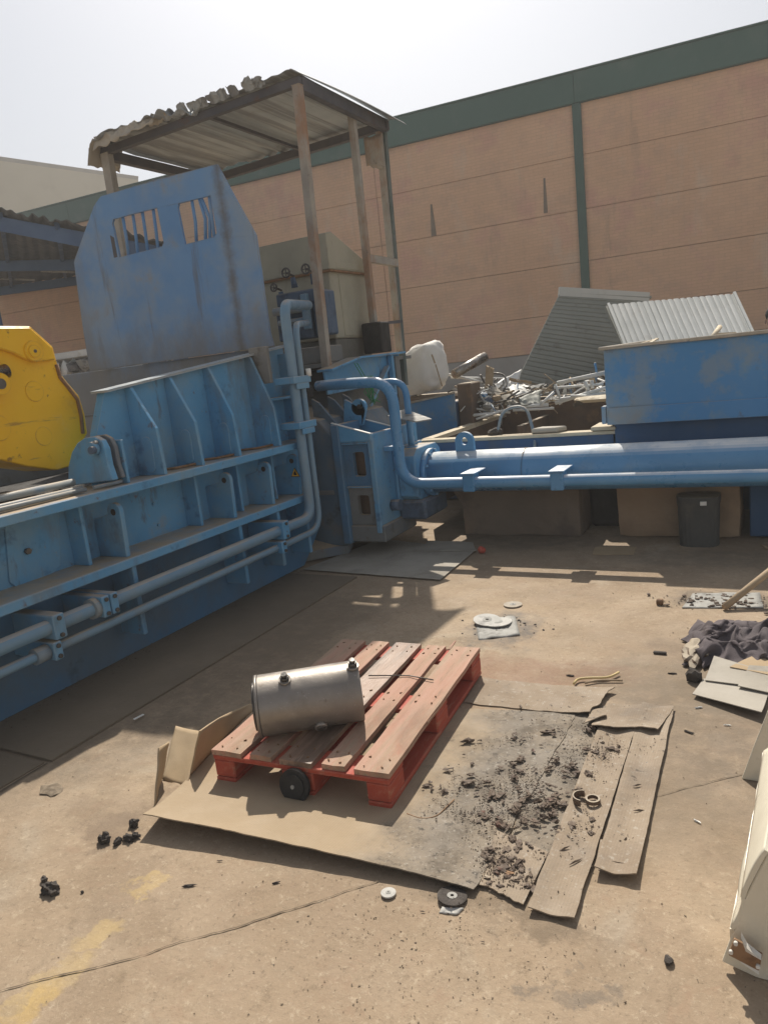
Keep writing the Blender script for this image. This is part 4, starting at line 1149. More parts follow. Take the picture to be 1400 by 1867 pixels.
rough_block((-2.58, 6.08, 0), (-1.50, 6.75, .60), 'block', 'dark brown concrete block under the ram, nearest the press', seed=2, arch=lean)
rough_block((-1.20, 6.10, 0), (-.27, 6.7, .60), 'block_warm', 'ochre brown concrete block under the ram behind the charcoal bin', seed=8)
MB().box((-1.50, 6.45, 0), (-1.20, 6.8, .66), .03).build('concrete_block_or_gap_fill', 'black_flat', None, label='dark filler box added for the shaded gap between the two brown blocks under the ram', cat='block')  # dark box added to paint the shade in the gap between blocks

# charcoal bin with a white label
bn = thing('plastic_bin', 'charcoal ribbed plastic bin with small white label by the ochre block', 'bin', (-.555, 5.93, 0))
def binf(u, v):
    t = 2 * pi * u
    r = .138 + .010 * v + .003 * cos(t * 22)
    if v > .9: r = .156
    k = .8
    cx, sy = cos(t), sin(t)
    e = .62
    cx = math.copysign(abs(cx) ** e, cx); sy = math.copysign(abs(sy) ** e, sy)
    return (-.555 + r * cx, 5.95 + r * sy * .85, .375 * v)
MB().grid(88, 12, binf, 0).build('body', 'bin', bn)
MB().poly([(p[0], p[1], .376) for p in [binf(k / 40, .95) for k in range(40)]], (0, 0, .012)).build('lid', 'bin', bn)
q = (-0.509, 5.800, 0.351)
MB().box((q[0] - .022, 5.790, q[2] - .014), (q[0] + .022, 5.808, q[2] + .014)).build('sticker', 'white', bn)

# ------------------------------------------------------------------ open trough behind the ram
tr = thing('steel_trough', 'open rusty steel trough with pale dusty rim behind the ram barrel', 'trough', (-2.2, 7.4, .3))
xA, xB, yA, yB, zR = -3.06, -1.24, 6.32, 8.65, .845
MB().box((xA, yA, .70), (xB, yA + .10, zR), .004).build('front_wall', 'hopper_low', tr)
MB().box((xA, yA - .02, zR), (xB + .02, yA + .12, zR + .03), .004).build('front_rim', 'timber', tr)
MB().obox((xA + .04, yA + .1, zR + .012), (xA + .04, yB, zR + .012), .10, .04, bev=.004).build('side_rim', 'timber', tr)
MB().box((xA, yA + .12, .2), (xA + .05, yB, zR - .01), .004).build('side_wall', 'trough', tr)
MB().box((xA, yB, .2), (xB + .4, yB + .06, zR + .18), .004).build('back_wall', 'trough', tr)
MB().box((xA + .06, yA + .14, .42), (xB, yB - .01, .46)).build('floor', 'trough', tr)
MB().box((xB + .02, yA + .5, .3), (xB + .06, yB, zR), .004).build('side_wall', 'trough', tr)
MB().box((xA, yB - .02, zR + .18), (xB + .4, yB + .08, zR + .20), .004).build('back_rim', 'dirty_steel', tr)
MB().box((-2.50, 7.6, .46), (-2.44, yB, zR - .02), .004).build('rib', 'trough', tr)
MB().box((-1.42, 6.28, .882), (-1.20, 6.62, .915), .006).build('timber_block', 'timber', None, label='pale timber offcut lying at the trough end below the hopper corner', cat='timber')
hs1 = fillet([(-2.30, 6.42, .90), (-2.28, 6.55, 1.10), (-2.05, 6.55, 1.12), (-1.93, 6.36, .84), (-1.90, 6.2, .70)], .12, 6)
MB().tube(hs1, .014, 8).build('hose', 'grey_pipe', None, label='grey hose arching over the pale trough rim above the ram', cat='hose')
MB().lump((-2.33, 6.45, .90), .06, 2, .3, 1.5, (1.2, 1, .7), 4).build('lump', 'soil', None, label='dark clod on the trough rim at the foot of the arching hose', cat='clod')
MB().poly([(-1.96, 6.34, .878), (-1.72, 6.34, .878), (-1.66, 6.45, .878), (-1.90, 6.50, .878)], (0, 0, .045), .01).build('cardboard_piece', 'card_grey', None, label='crumpled grey card scrap on the trough rim right of the hose', cat='card')
# small blue container end and dark box below the white bag
bc = thing('blue_container', 'short blue steel container with dark rusty end below the white sack', 'container', (-3.3, 7.8, .8))
q0 = Vector((-3.738, 7.620, 1.155)); q1 = Vector((-3.191, 7.620, 1.226)); q2 = Vector((-3.018, 7.720, 1.325))
MB().poly([(q0.x, 7.60, .55), (q1.x, 7.60, .55), (q1.x, 7.60, q1.z), (q0.x, 7.60, q0.z)], (0, .02, 0), .003).build('front_panel', 'hopper', bc)
MB().obox((q0.x, 7.60, q0.z + .01), (q1.x, 7.60, q1.z + .01), .05, .022, bev=.003).build('rim', 'rim', bc)
MB().box((q0.x, 7.625, .02), (q1.x - .01, 8.05, q0.z - .02), .01).build('body', 'hopper_low', bc)
MB().box((q1.x + .003, 7.68, .02), (q2.x, 7.98, q2.z), .012).build('end_box', 'trough', bc)
MB().box((-4.1, 8.10, .0), (-3.30, 8.60, 1.20), .03).build('scrap_crate', 'trough', None, label='dark rusty crate carrying the white sack', cat='crate')

# ================================================================== SCRAP YARD behind
def ribbed_panel(name, corners, n, depth, th, mat, label, under=None, along='u'):
    """metal sheet between four corners with n raised ribs running along v"""
    A, B, C, D = [Vector(c) for c in corners]       # A-B edge (u), A-D edge (v)
    nrm = (B - A).cross(D - A).normalized()
    t = thing(name, label, 'metal panel', tuple(A))
    def f(u, v):
        p = A.lerp(B, u).lerp(D.lerp(C, u), v)
        k = (u * n) % 1.0
        hgt = depth if .30 < k < .70 else 0.0
        return p + nrm * hgt
    m = MB()
    nu = n * 10
    m.grid(nu, 3, f, th, False)
    m.build('sheet', mat, t)
    for (p, q) in ((A, D), (B, C)):
        MB().obox(p - nrm * .012, q - nrm * .012, .03, .05, up=tuple(nrm)).build('edge_channel', mat, t)
    return t
# tall leaning panel seen from its shaded underside, ribs across
ribbed_panel('leaning_panel', ((-3.006, 9.300, 1.245), (-2.667, 10.400, 2.329), (-1.613, 11.200, 2.132), (-2.307, 10.100, 0.923)), 22, .009, .012, 'panel_dark',
             'large grey-green ribbed panel leaning steeply in the scrap, shaded side to the yard')
MB().obox((-2.676, 10.380, 2.344), (-1.631, 11.180, 2.149), .06, .12).build('panel_edge', 'panel_light', None, label='pale folded top edge strip along the steep leaning panel', cat='metal strip')
ribbed_panel('sloping_panel', ((-1.893, 9.700, 2.046), (-0.484, 9.900, 1.989), (-0.238, 9.200, 1.431), (-1.554, 9.000, 1.418)), 20, .012, .012, 'panel_light',
             'pale grey ribbed panel sloping towards the blue hopper in sunlight')
MB().obox((-1.912, 9.720, 2.022), (-1.583, 9.040, 1.470), .05, .05).build('angle_iron', 'panel_dark', None, label='dark edge frame on the left side of the pale sloping panel', cat='metal strip')

# scrap mound the panels stand on
def mound(u, v):
    x = -4.6 + 5.2 * u
    y = 8.9 + 3.6 * v
    z = 1.05 * math.sin(pi * min(1, max(0, v * .9 + .15))) * min(1, 2.6 * u + .35) + .28 * fbm(x, y, 1.6) + .12 * fbm(x, y, 5)
    return (x, y, max(z, -.05))
mo = MB().grid(60, 40, mound, 0, False)
M['mound'] = surf('mixed_scrap', (.10, .085, .065), (.22, .19, .15), 9, .85, layers=[((.42, .41, .38), 14, .58, .66, .9), ((.04, .035, .03), 8, .55, .66, .8), ((.07, .15, .22), 11, .66, .72, .8)], bump=(30, .9))
mo.build('scrap_mound', 'mound', kind='stuff')
random.seed(21)
def rod(p, q, r, mat, label, group=None, cat='rod', seg=8, name='scrap_rod', bend=None):
    pts = [p, q] if not bend else fillet([p, bend, q], .15, 6)
    return MB().tube(pts, r, seg).build(name, mat, None, label=label, cat=cat, group=group)
WR = 'thin white metal rod lying in the scrap heap between the white sack and blue hopper'
GW = 'white rods in the scrap heap'
for (a, b, r) in (((-3.675, 8.600, 1.420), (-3.259, 8.800, 1.261), .018), ((-3.677, 8.700, 1.372), (-2.967, 8.900, 1.283), .014), ((-2.198, 8.200, 1.215), (-1.671, 8.300, 1.270), .020),
                  ((-2.178, 8.000, 1.174), (-1.670, 8.100, 1.166), .014), ((-2.149, 7.900, 1.014), (-1.617, 8.000, 1.134), .020), ((-2.284, 7.800, 1.016), (-2.154, 7.900, 1.133), .016),
                  ((-2.099, 7.900, 1.052), (-1.620, 8.000, 1.077), .018), ((-2.163, 8.000, 1.214), (-2.114, 8.000, 1.044), .014), ((-1.843, 8.000, 1.217), (-1.813, 8.000, 1.115), .022),
                  ((-1.773, 8.000, 1.222), (-1.766, 8.000, 1.135), .020), ((-2.656, 7.800, 1.018), (-2.223, 7.900, 1.001), .020), ((-2.596, 7.800, 0.977), (-2.165, 7.900, 0.962), .014),
                  ((-2.105, 8.200, 1.231), (-1.658, 8.300, 1.286), .016), ((-1.979, 7.900, 1.078), (-1.611, 7.950, 1.046), .016), ((-3.043, 7.800, 1.026), (-2.662, 7.900, 0.947), .014), ((-3.030, 7.700, 0.962), (-2.788, 7.800, 0.960), .018),
                  ((-2.956, 7.600, 0.926), (-2.689, 7.800, 0.990), .012), ((-2.852, 7.800, 0.970), (-2.825, 7.800, 1.054), .012)):
    rod(a, b, r, 'white', WR, GW, seg=7)
rod((-3.545, 8.500, 1.414), (-3.312, 9.000, 1.583), .060, 'chrome', 'bundle of two bright round tubes poking up from the scrap right of the white sack', seg=14, cat='tube', name='scrap_tube')
rod((-3.547, 8.550, 1.452), (-3.373, 9.050, 1.601), .030, 'white', 'slim white tube lying along the bright round tubes in the scrap', seg=10, cat='tube', name='scrap_tube')
rod((-0.570, 7.600, 1.526), (-0.533, 8.200, 1.627), .025, 'timber', 'pale short batten sticking up over the blue hopper rim at right', seg=6, cat='batten', name='batten')
MB().obox((-1.075, 7.200, 1.542), (-1.001, 7.300, 1.586), .04, .012).build('tin_strip', 'timber', None, label='crumpled pale tin strip on the hopper rim below the sloping panel', cat='tin strip')
MB().obox((-1.220, 7.200, 1.538), (-1.025, 7.400, 1.581), .03, .012).build('tin_strip', 'timber', None, label='flat pale strip lying along the hopper rim, leftmost of the rim scraps', cat='tin strip')
MB().obox((-0.494, 7.300, 1.553), (-0.357, 7.400, 1.545), .03, .05).build('pale_offcut', 'timber', None, label='pale offcut on the hopper rim beside the short batten', cat='offcut')
# torn sheets
def sheet4(cs, mat, name, label, cat, th=.006, wav=.02, n=8, seed=0):
    A, B, C, D = [Vector(c) for c in cs]
    nr = (B - A).cross(D - A).normalized()
    return MB().grid(n, n, lambda u, v: A.lerp(B, u).lerp(D.lerp(C, u), v) + nr * wav * fbm(u * 3 + seed, v * 3, 1.2, seed), th).build(name, mat, None, label=label, cat=cat)
sheet4(((-3.049, 8.300, 1.491), (-2.951, 8.300, 1.437), (-2.951, 8.200, 1.253), (-3.049, 8.200, 1.223)), 'card', 'cardboard_scrap', 'upright brown cardboard flap in the scrap left of the white sheets', 'cardboard')
sheet4(((-3.009, 8.100, 1.253), (-2.777, 8.200, 1.176), (-2.560, 7.900, 1.044), (-2.656, 7.900, 1.032)), 'card_grey', 'cardboard_scrap', 'brown folded cardboard flap lying low in the scrap before the white sheet', 'cardboard')
sheet4(((-3.023, 8.400, 1.244), (-2.818, 8.900, 1.384), (-2.803, 8.700, 1.203), (-2.948, 8.300, 1.142)), 'white', 'tin_sheet', 'white torn tin sheet raised against the foot of the leaning panel', 'tin sheet')
sheet4(((-2.774, 8.200, 1.219), (-2.685, 8.400, 1.229), (-2.519, 8.200, 1.130), (-2.631, 8.000, 1.119)), 'white', 'tin_sheet', 'white tin sheet lying flat below the raised torn sheet', 'tin sheet')
sheet4(((-2.556, 7.900, 1.098), (-2.390, 8.200, 1.157), (-2.314, 7.900, 1.008), (-2.499, 7.800, 1.019)), 'panel_dark', 'dark_sheet', 'dark grey sheet offcut at the foot of the leaning panel', 'sheet')
MB().tube(fillet([(-2.962, 8.300, 1.387), (-2.829, 8.300, 1.362), (-2.778, 8.200, 1.251), (-2.789, 8.100, 1.185)], .2, 6), .012, 7).build('cable', 'bolt', None, label='dark cable loop beside the white torn tin sheet', cat='cable')
for k, (a, m_, s_) in enumerate((((-3.071, 8.000, 1.197), 'white', .05), ((-3.008, 8.000, 1.148), 'hopper', .06), ((-3.004, 7.900, 1.075), 'bin', .07), ((-2.890, 7.900, 1.098), 'valve', .05), ((-3.105, 8.000, 1.117), 'white', .045), ((-2.810, 7.900, 1.123), 'wood', .05), ((-2.878, 7.800, 1.045), 'sheet_grey', .06))):
    MB().lump(a, s_, 1, .6, 1.8, (1.2, 1, .8), k).build('scrap_lump', m_, None, label='small crumpled scrap lump in the tangle beside the dark crate', cat='scrap lump', group='crumpled lumps in the scrap tangle')
MB().lump((-1.625, 7.850, 1.038), .10, 2, .4, 1.5, (3, 1.2, .35), 3).build('timber_pile', 'timber', None, label='pale splintered boards heaped against the hopper corner', cat='boards')

# fine tangle of wire, rods and torn strips filling the heap
random.seed(77)
for (mat, n_) in (('white', 46), ('bolt', 60), ('wood', 36), ('sheet_grey', 50), ('hopper', 8)):
    tg = MB()
    for k in range(n_):
        if random.random() < .55:
            c_ = Vector((-2.978, 8.000, 1.108)) + Vector((random.uniform(-.35, .4), random.uniform(-.2, .5), random.uniform(-.14, .14)))
        else:
            c_ = Vector((-1.931, 8.200, 1.090)) + Vector((random.uniform(-.5, .35), random.uniform(-.2, .8), random.uniform(-.10, .12)))
        a_ = Vector((random.gauss(0, 1), random.gauss(0, .6), random.gauss(0, .45))).normalized()
        L = random.uniform(.06, .28)
        if random.random() < .6:
            mid = c_ + Vector((random.uniform(-.05, .05), 0, random.uniform(-.03, .08)))
            tg.tube(fillet([c_ - a_ * L, mid, c_ + a_ * L * random.uniform(.4, 1)], .08, 3), random.choice((.004, .006, .009, .013)), 5)
        else:
            b_ = a_.cross(Vector((random.uniform(-1, 1), random.uniform(-1, 1), 1))).normalized()
            w_ = random.uniform(.02, .07)
            tg.grid(4, 2, lambda u, v: c_ + a_ * L * (u - .5) + b_ * w_ * v + Vector((0, 0, .03 * noise.noise(Vector((u * 3 + k, v, 1))))), .003, False)
    tg.build('scrap_tangle', mat, None, kind='stuff')

# white sack
sk = Vector((-3.883, 8.250, 1.513))
def sack():
    m = MB()
    q = bmesh.ops.create_icosphere(m.b, subdivisions=4, radius=1.0)
    for v in q['verts']:
        d = v.co.normalized()
        e = .72
        x = math.copysign(abs(d.x) ** e, d.x) * .36
        y = math.copysign(abs(d.y) ** e, d.y) * .30
        z = math.copysign(abs(d.z) ** .7, d.z) * .275
        top = max(0, z / .275)
        x += .13 * top * top - .03
        z += .12 * top * max(0, min(1, .45 + d.x))
        x *= 1 - .18 * top
        k = .026 * fbm(d.x * 2, d.z * 2 + d.y, 1.2) - .05 * abs(noise.noise(Vector((d.x * 2.6 + d.z * 1.5, d.y * 2.2, d.z * 2.2 - d.x)))) + .012 * fbm(d.x * 7, d.z * 7 + d.y * 3, 1.2)
        v.co = sk + Vector((x, y, z - .02)) + d * k
    for f in m.b.faces: f.smooth = True
    return m
sa = sack().build('white_sack', 'bag', None, label='bulging white woven sack on the dark crate behind the bent blue pipes', cat='sack')

for (a_, b_, w_) in (((-3.561, 7.920, 1.679), (-3.530, 7.920, 1.575), .018), ((-3.529, 7.930, 1.562), (-3.471, 7.930, 1.304), .007)):
    MB().obox(a_, b_, w_, .012).build('dark_fold', 'wood', sa)

# bits beyond the press at far left
far = Vector((-14.471, 12.000, 2.610))
MB().box((far.x - 1.2, 11.9, far.z - .06), (far.x + .6, 12.3, far.z + .10), .02).build('white_beam', 'white', None, label='white beam on the far scrap pile left of the guard plate', cat='beam')
def mound2(u, v):
    x = far.x - 4 + 6 * u
    y = 12.2 + 4 * v
    return (x, y, (far.z + .12) * min(1, .62 + v) + .22 * fbm(x, y, 1.8) + .15 * fbm(x, y, 6))
MB().grid(50, 24, mound2, 0, False).build('far_scrap_mound', 'mound', kind='stuff')
for k in range(8):
    p = Vector((far.x - .9 + .22 * k, 11.6 + .1 * (k % 3), far.z - .30 + .06 * (k % 2)))
    MB().lump(p, .16, 1, .7, 1.7, (1, .8, 1), k + 30).build('scrap_lump', ['white', 'panel_dark', 'bolt', 'sheet_grey'][k % 4], None, label='crumpled scrap piece under the white beam left of the guard plate', cat='scrap lump', group='scrap pieces under the white beam')

# worker standing beyond the hopper at the right edge
def person(x, y):
    t = thing('person', 'standing worker in pale shirt with dark hair beyond the hopper at right edge', 'person', (x, y, 0))
    me = bpy.data.meshes.new('body')
    P = [(0, 0, .95), (0, 0, 1.15), (0, .01, 1.35), (0, .02, 1.45), (0, .0, 1.54), (0, -.01, 1.62), (0, -.01, 1.70)]
    Rr = [(.15, .11), (.14, .10), (.17, .11), (.10, .08), (.052, .055), (.075, .09), (.065, .075)]
    E = [(i, i + 1) for i in range(6)]
    for sx in (-1, 1):
        b = len(P)
        P += [(sx * .18, .01, 1.41), (sx * .24, .02, 1.13), (sx * .25, -.05, .88), (sx * .25, -.09, .79)]
        Rr += [(.055, .055), (.042, .042), (.032, .032), (.04, .022)]
        E += [(2, b), (b, b + 1), (b + 1, b + 2), (b + 2, b + 3)]
        b = len(P)
        P += [(sx * .10, 0, .86), (sx * .11, -.01, .48), (sx * .115, .03, .09), (sx * .12, -.13, .04)]
        Rr += [(.09, .09), (.06, .06), (.042, .045), (.045, .03)]
        E += [(0, b), (b, b + 1), (b + 1, b + 2), (b + 2, b + 3)]
    me.from_pydata([Vector(p) for p in P], E, [])
    o = bpy.data.objects.new('body', me)
    COL.objects.link(o)
    o.parent = t
    sk_ = o.modifiers.new('Skin', 'SKIN')
    sv = me.skin_vertices[0].data
    for i, r in enumerate(Rr): sv[i].radius = r
    sv[0].use_root = True
    sb = o.modifiers.new('Sub', 'SUBSURF'); sb.levels = sb.render_levels = 2
    me.materials.append(M['shirt'])
    MB().lump((x, y + .012, 1.70), .103, 3, .06, 2, (.88, 1.05, .88), 3).build('hair', 'hair', t)
    f = MB().lump((x, y - .035, 1.635), .085, 3, .03, 2, (.85, .85, 1.1), 5)
    f.build('face', 'skin', t)
    MB().lump((x, y - .115, 1.63), .016, 1, .1, 1, (.8, 1, 1.3), 2).build('nose', 'skin', t)
    for sx in (-1, 1):
        MB().lump((x + sx * .085, y - .01, 1.63), .022, 1, .1, 1, (.5, .8, 1.3), 2).build('ear', 'skin', t)
        MB().lump((x + sx * .03, y - .100, 1.655), .009, 1, .1, 1, (1.3, .6, .8), 2).build('eye', 'sign_black', t)
    MB().box((x - .022, y - .118, 1.588), (x + .022, y - .10, 1.595), .002).build('mouth', 'rust', t)
    for sx in (-1, 1):
        MB().tube([(x + sx * .10, y, .93), (x + sx * .11, y - .01, .5), (x + sx * .115, y + .03, .09)], .105, 14, r2=.075).build('trouser_leg', 'trousers', t)
person(-.055, 9.0)

# ================================================================== FOREGROUND
# ---- pallet (local frame, front left corner at the origin)
PA = R(4.263)
PO = Vector((-2.068, 2.024, .006))
pl = thing('wooden_pallet', 'worn red painted wooden pallet on the oily cardboard', 'pallet', tuple(PO), PA, local=True)
bx_ = [0, .18625, .3275, .51375, .655]
bw_ = [.145, .100, .145, .100, .145]
random.seed(5)
for i, (x, w_) in enumerate(zip(bx_, bw_)):
    j0, j1 = random.uniform(-.006, .006), random.uniform(-.008, .008)
    yy0 = [.0, .006, .002, .012, .008][i]
    m = MB()
    def f(u, v):
        return (x + w_ * u + .003 * fbm(v * 5, i, 1), yy0 + (1.2 + j1 - yy0) * v, .144 + .0025 * fbm(u, v * 4, 1.3, i * 3))
    m.grid(4, 30, f, .022, False)
    m.build('top_board', ['worn_red', 'worn_red', 'wet_board', 'worn_red', 'worn_red'][i], pl)
for y in (0, .5275, 1.055):
    MB().box((.0015, y + .002, .1), (.7985, y + .143, .1215), .003).build('cross_board', 'red_wood', pl)
for (x0, x1) in ((0, .1), (.3275, .4725), (.7, .8)):
    for y in (0, .5275, 1.055):
        MB().box((x0 + .001, y + .003, .0225), (x1 - .001, y + .142, .0995), .006).build('block', 'red_wood', pl)
    MB().box((x0 + .002, .001, 0), (x1 - .002, 1.199, .022), .004).build('bottom_board', 'red_wood', pl)
nl = MB()
for x, w_ in zip(bx_, bw_):
    for y in (.035, .10, .565, .63, 1.09, 1.15):
        for dx in (.22, .75):
            nl.cyl((x + w_ * dx + random.uniform(-.01, .01), y + random.uniform(-.012, .012), .1455), (x + w_ * dx, y, .1475), .0030, seg=6)
nl.build('nails', 'rust', pl, kind='stuff')
# splinters along the far-right board
MB().poly([(.795, .40, .128), (.803, .42, .130), (.801, .66, .122), (.795, .66, .120)], (0, 0, .01)).build('splinter', 'worn_red', pl)
MB().poly([(.63, 1.16, .135), (.65, 1.17, .135), (.655, 1.25, .15), (.65, 1.25, .15)], (0, 0, .006)).build('splinter', 'worn_red', pl)

# ---- steel cylinder lying across the pallet
cyl = thing('steel_cylinder', 'bare steel hydraulic cylinder tube with screwed ports lying on the pallet', 'cylinder', (-1.7, 2.5, .15))
Rc = .128
cz_ = .151 + Rc
A = Vector((-1.937, 2.194, 0.279)); B = Vector((-1.580, 2.450, 0.279))
A.z = B.z = cz_
ax = (B - A).normalized()
tb = MB()
tb.tube([A + ax * .016, A + ax * .05, B - ax * .05, B], Rc, 64, caps=False)
tb.tube([B, B - ax * .0005], Rc, 64, r2=Rc - .014, caps=False)
tb.tube([B - ax * .0005, B - ax * .05, A + ax * .05, A + ax * .016], Rc - .014, 64, caps=False)
tb.build('tube_wall', 'steel', cyl, recalc=False)
MB().tube([A, A + ax * .014], Rc + .001, 64).build('end_ring', 'steel', cyl)
MB().tube([A - ax * .012, A - ax * .001], Rc - .028, 48).build('end_cap', 'bolt', cyl)
MB().tube([B - ax * .05, B - ax * .04], Rc - .015, 48).build('end_cap', 'bolt', cyl)
side = Vector((ax.y, -ax.x, 0))      # towards the camera
for (t, ph, k) in ((.30, 66, 0), (.95, 74, 1)):
    d = side * cos(R(ph)) + Vector((0, 0, 1)) * sin(R(ph))
    c = A.lerp(B, t) + d * (Rc - .004)
    o = MB().cyl(c, c + d * .013, .026, seg=20).build('port_boss', 'steel', cyl)
    MB().cyl(c + d * .012, c + d * .030, .019, seg=6).build('port_nut', 'bolt', o)
    MB().cyl(c + d * .029, c + d * .044, .013, .012, seg=16).build('port_plug', 'bolt', o)
d = side * cos(R(-38)) + Vector((0, 0, 1)) * sin(R(-38))
c = A.lerp(B, .58) + d * (Rc - .004)
o = MB().cyl(c, c + d * .020, .026, seg=20).build('port_boss', 'steel', cyl)
MB().cyl(c + d * .019, c + d * .024, .017, seg=18).build('port_nut', 'bolt', o)

# ---- black disc leaning on the middle block at the pallet front
dn = thing('black_disc', 'round black rubber disc leaning on the middle front block of the pallet', 'disc', (-1.661, 2.029, 0.010))
q = Vector((-1.663, 2.036, 0.062))
nd = Vector((.05, -1, .18)).normalized()
o = MB().tube([q + nd * .0, q + nd * .018], .066, 40).build('disc', 'black', dn)
MB().tube([q + nd * .018, q + nd * .024], .047, 32).build('disc_face', 'black', dn)
MB().tube([q + nd * .024, q + nd * .029], .008, 12).build('centre_pin', 'sheet_grey', dn)

# ---- cardboard under and around the pallet
def card_quad(name, cs, z, mat, label, nu=40, nv=40, torn=(0, 0, 0, 0), lift=None, th=.004, wav=.003, seed=0, cat='cardboard', bow=0):
    """sheet between four ground corners A,B (near edge), C,D (far edge); torn = raggedness per edge"""
    A, B, C, D = [Vector(c) for c in cs]
    def f(u, v):
        uu, vv = u, v
        tu = torn[0] * (1 - v) ** 6 + torn[2] * v ** 6
        tv = torn[3] * (1 - u) ** 6 + torn[1] * u ** 6
        p = A.lerp(B, u).lerp(D.lerp(C, u), v)
        p.x += tv * (fbm(p.y, seed, 7) + .5 * fbm(p.y, seed + 9, 22))
        p.y += tu * (fbm(p.x, seed, 7) + .5 * fbm(p.x, seed + 9, 22)) + bow * 4 * u * (1 - u) * (1 - v) ** 2
        p.z = z + max(0, wav * (fbm(p.x, p.y, 2.5, seed) + .6)) + (lift(u, v) if lift else 0)
        return p
    return MB().grid(nu, nv, f, th, False).build(name, mat, None, label=label, cat=cat)
card_quad('cardboard_sheet', ((-2.110, 1.668, 0.050), (-0.833, 1.786, 0.020), (-0.802, 2.994, 0.010), (-2.388, 2.717, 0.000)), .004, 'card_dirty',
          'big flat cardboard sheet under the pallet, clean at left and oily at right', 60, 60, (.004, .012, .006, 0),
          lift=lambda u, v: .052 * (1 - v) ** 5 * (1 - u) ** .7 + .016 * (1 - v) ** 8, seed=3, bow=.012)
card_quad('cardboard_sheet', ((-0.793, 1.884, 0.000), (-0.625, 1.946, 0.000), (-0.593, 3.127, 0.000), (-0.913, 3.065, 0.000)), .0015, 'card_dirty',
          'oil soaked cardboard layer lying between the big sheet and the strips', 30, 40, (.012, .006, .012, .006), seed=41, wav=.002)
card_quad('cardboard_sheet', ((-1.335, 2.959, 0.000), (-0.745, 2.988, 0.000), (-0.695, 3.258, 0.000), (-1.341, 3.238, 0.000)), .0045, 'card_strip',
          'oily rear cardboard sheet reaching out behind the pallet, torn at its right end', 40, 20, (.012, .02, .01, 0),
          lift=lambda u, v: .022 * u ** 6, seed=6)
card_quad('cardboard_sheet', ((-0.831, 1.823, 0.000), (-0.674, 1.790, 0.000), (-0.668, 2.039, 0.000), (-0.865, 2.090, 0.000)), .0105, 'card_strip',
          'small torn cardboard corner piece in front of the big oily sheet', 30, 30, (.035, .0, 0, .012), seed=8)
card_quad('cardboard_strip', ((-0.656, 1.771, 0.000), (-0.521, 1.777, 0.000), (-0.543, 3.141, 0.000), (-0.691, 3.110, 0.000)), .011, 'card_strip',
          'longer grey cardboard strip with a cut end right of the oily sheet', 16, 70, (.003, .003, .014, .003), seed=11,
          lift=lambda u, v: .004 * cos(u * pi * 2) + .006 * (1 - v) ** 6)
card_quad('cardboard_strip', ((-0.510, 1.993, 0.000), (-0.386, 2.000, 0.000), (-0.414, 3.156, 0.000), (-0.546, 3.156, 0.000)), .012, 'card_strip',
          'shorter grey cardboard strip at the far right of the oily sheets', 16, 60, (.010, .003, .006, .003), seed=14,
          lift=lambda u, v: .005 * cos(u * pi * 2) + .016 * (1 - v) ** 8)
card_quad('cardboard_flap', ((-0.514, 2.047, 0.020), (-0.390, 2.057, 0.020), (-0.395, 2.159, 0.015), (-0.522, 2.143, 0.015)), .021, 'card_strip',
          'folded end piece lying across the near end of the shorter cardboard strip', 12, 8, (.002, 0, .002, 0), seed=17)
card_quad('cardboard_flap', ((-0.706, 2.863, 0.000), (-0.447, 2.908, 0.000), (-0.417, 3.123, 0.000), (-0.699, 3.054, 0.000)), .019, 'card_strip',
          'torn crosswise cardboard layer over the far ends of the two strips', 30, 14, (.02, .004, .008, .02), seed=19, lift=lambda u, v: .012 * (1 - v) ** 4)
card_quad('cardboard_flap', ((-0.745, 2.852, 0.000), (-0.674, 2.957, 0.000), (-0.674, 3.072, 0.000), (-0.751, 3.028, 0.000)), .014, 'card_strip',
          'curled torn cardboard tongue at the right edge of the oily sheet', 14, 12, (.012, .01, .01, .012), seed=23, lift=lambda u, v: .022 * (1 - v) ** 3)
# upright flap and side wall at left of the pallet
def stand(name, base, top, label, nu=14, nv=12, th=.005, curl=0.0, seed=0, mat='card'):
    a, b = Vector(base[0]), Vector(base[1])
    c, d = Vector(top[0]), Vector(top[1])
    n = (b - a).cross(c - a).normalized()
    return MB().grid(nu, nv, lambda u, v: a.lerp(b, u).lerp(c.lerp(d, u), v) + n * (curl * sin(u * pi) + curl * .8 * v * v + .004 * fbm(u * 2 + seed, v * 2, 1.2)), th).build(name, mat, None, label=label, cat='cardboard')
e0 = Vector((-2.314, 1.960, 0.005)); e1 = Vector((-2.163, 1.946, 0.005))
t0 = (-2.428, 2.182, 0.125); t1 = (-2.281, 2.193, 0.115)
stand('cardboard_flap', (e0, e1), (t0, t1), 'upright tan cardboard flap lit by the sun at the left corner of the sheet', curl=-.008)
stand('cardboard_flap', ((-2.196, 1.801, 0.004), e0), ((-2.263, 1.930, 0.177), (-2.298, 2.020, 0.149)), 'narrow folded cardboard edge standing left of the upright flap', nu=6)
s0 = Vector((-2.201, 2.003, 0.004)); s1 = Vector((-2.330, 2.643, 0.004))
stand('cardboard_wall', (s0, s1), ((-2.144, 2.060, 0.201), (-2.350, 2.620, 0.025)), 'long low cardboard side wall standing along the left side of the pallet', nu=26, nv=8, curl=-.01, seed=4)
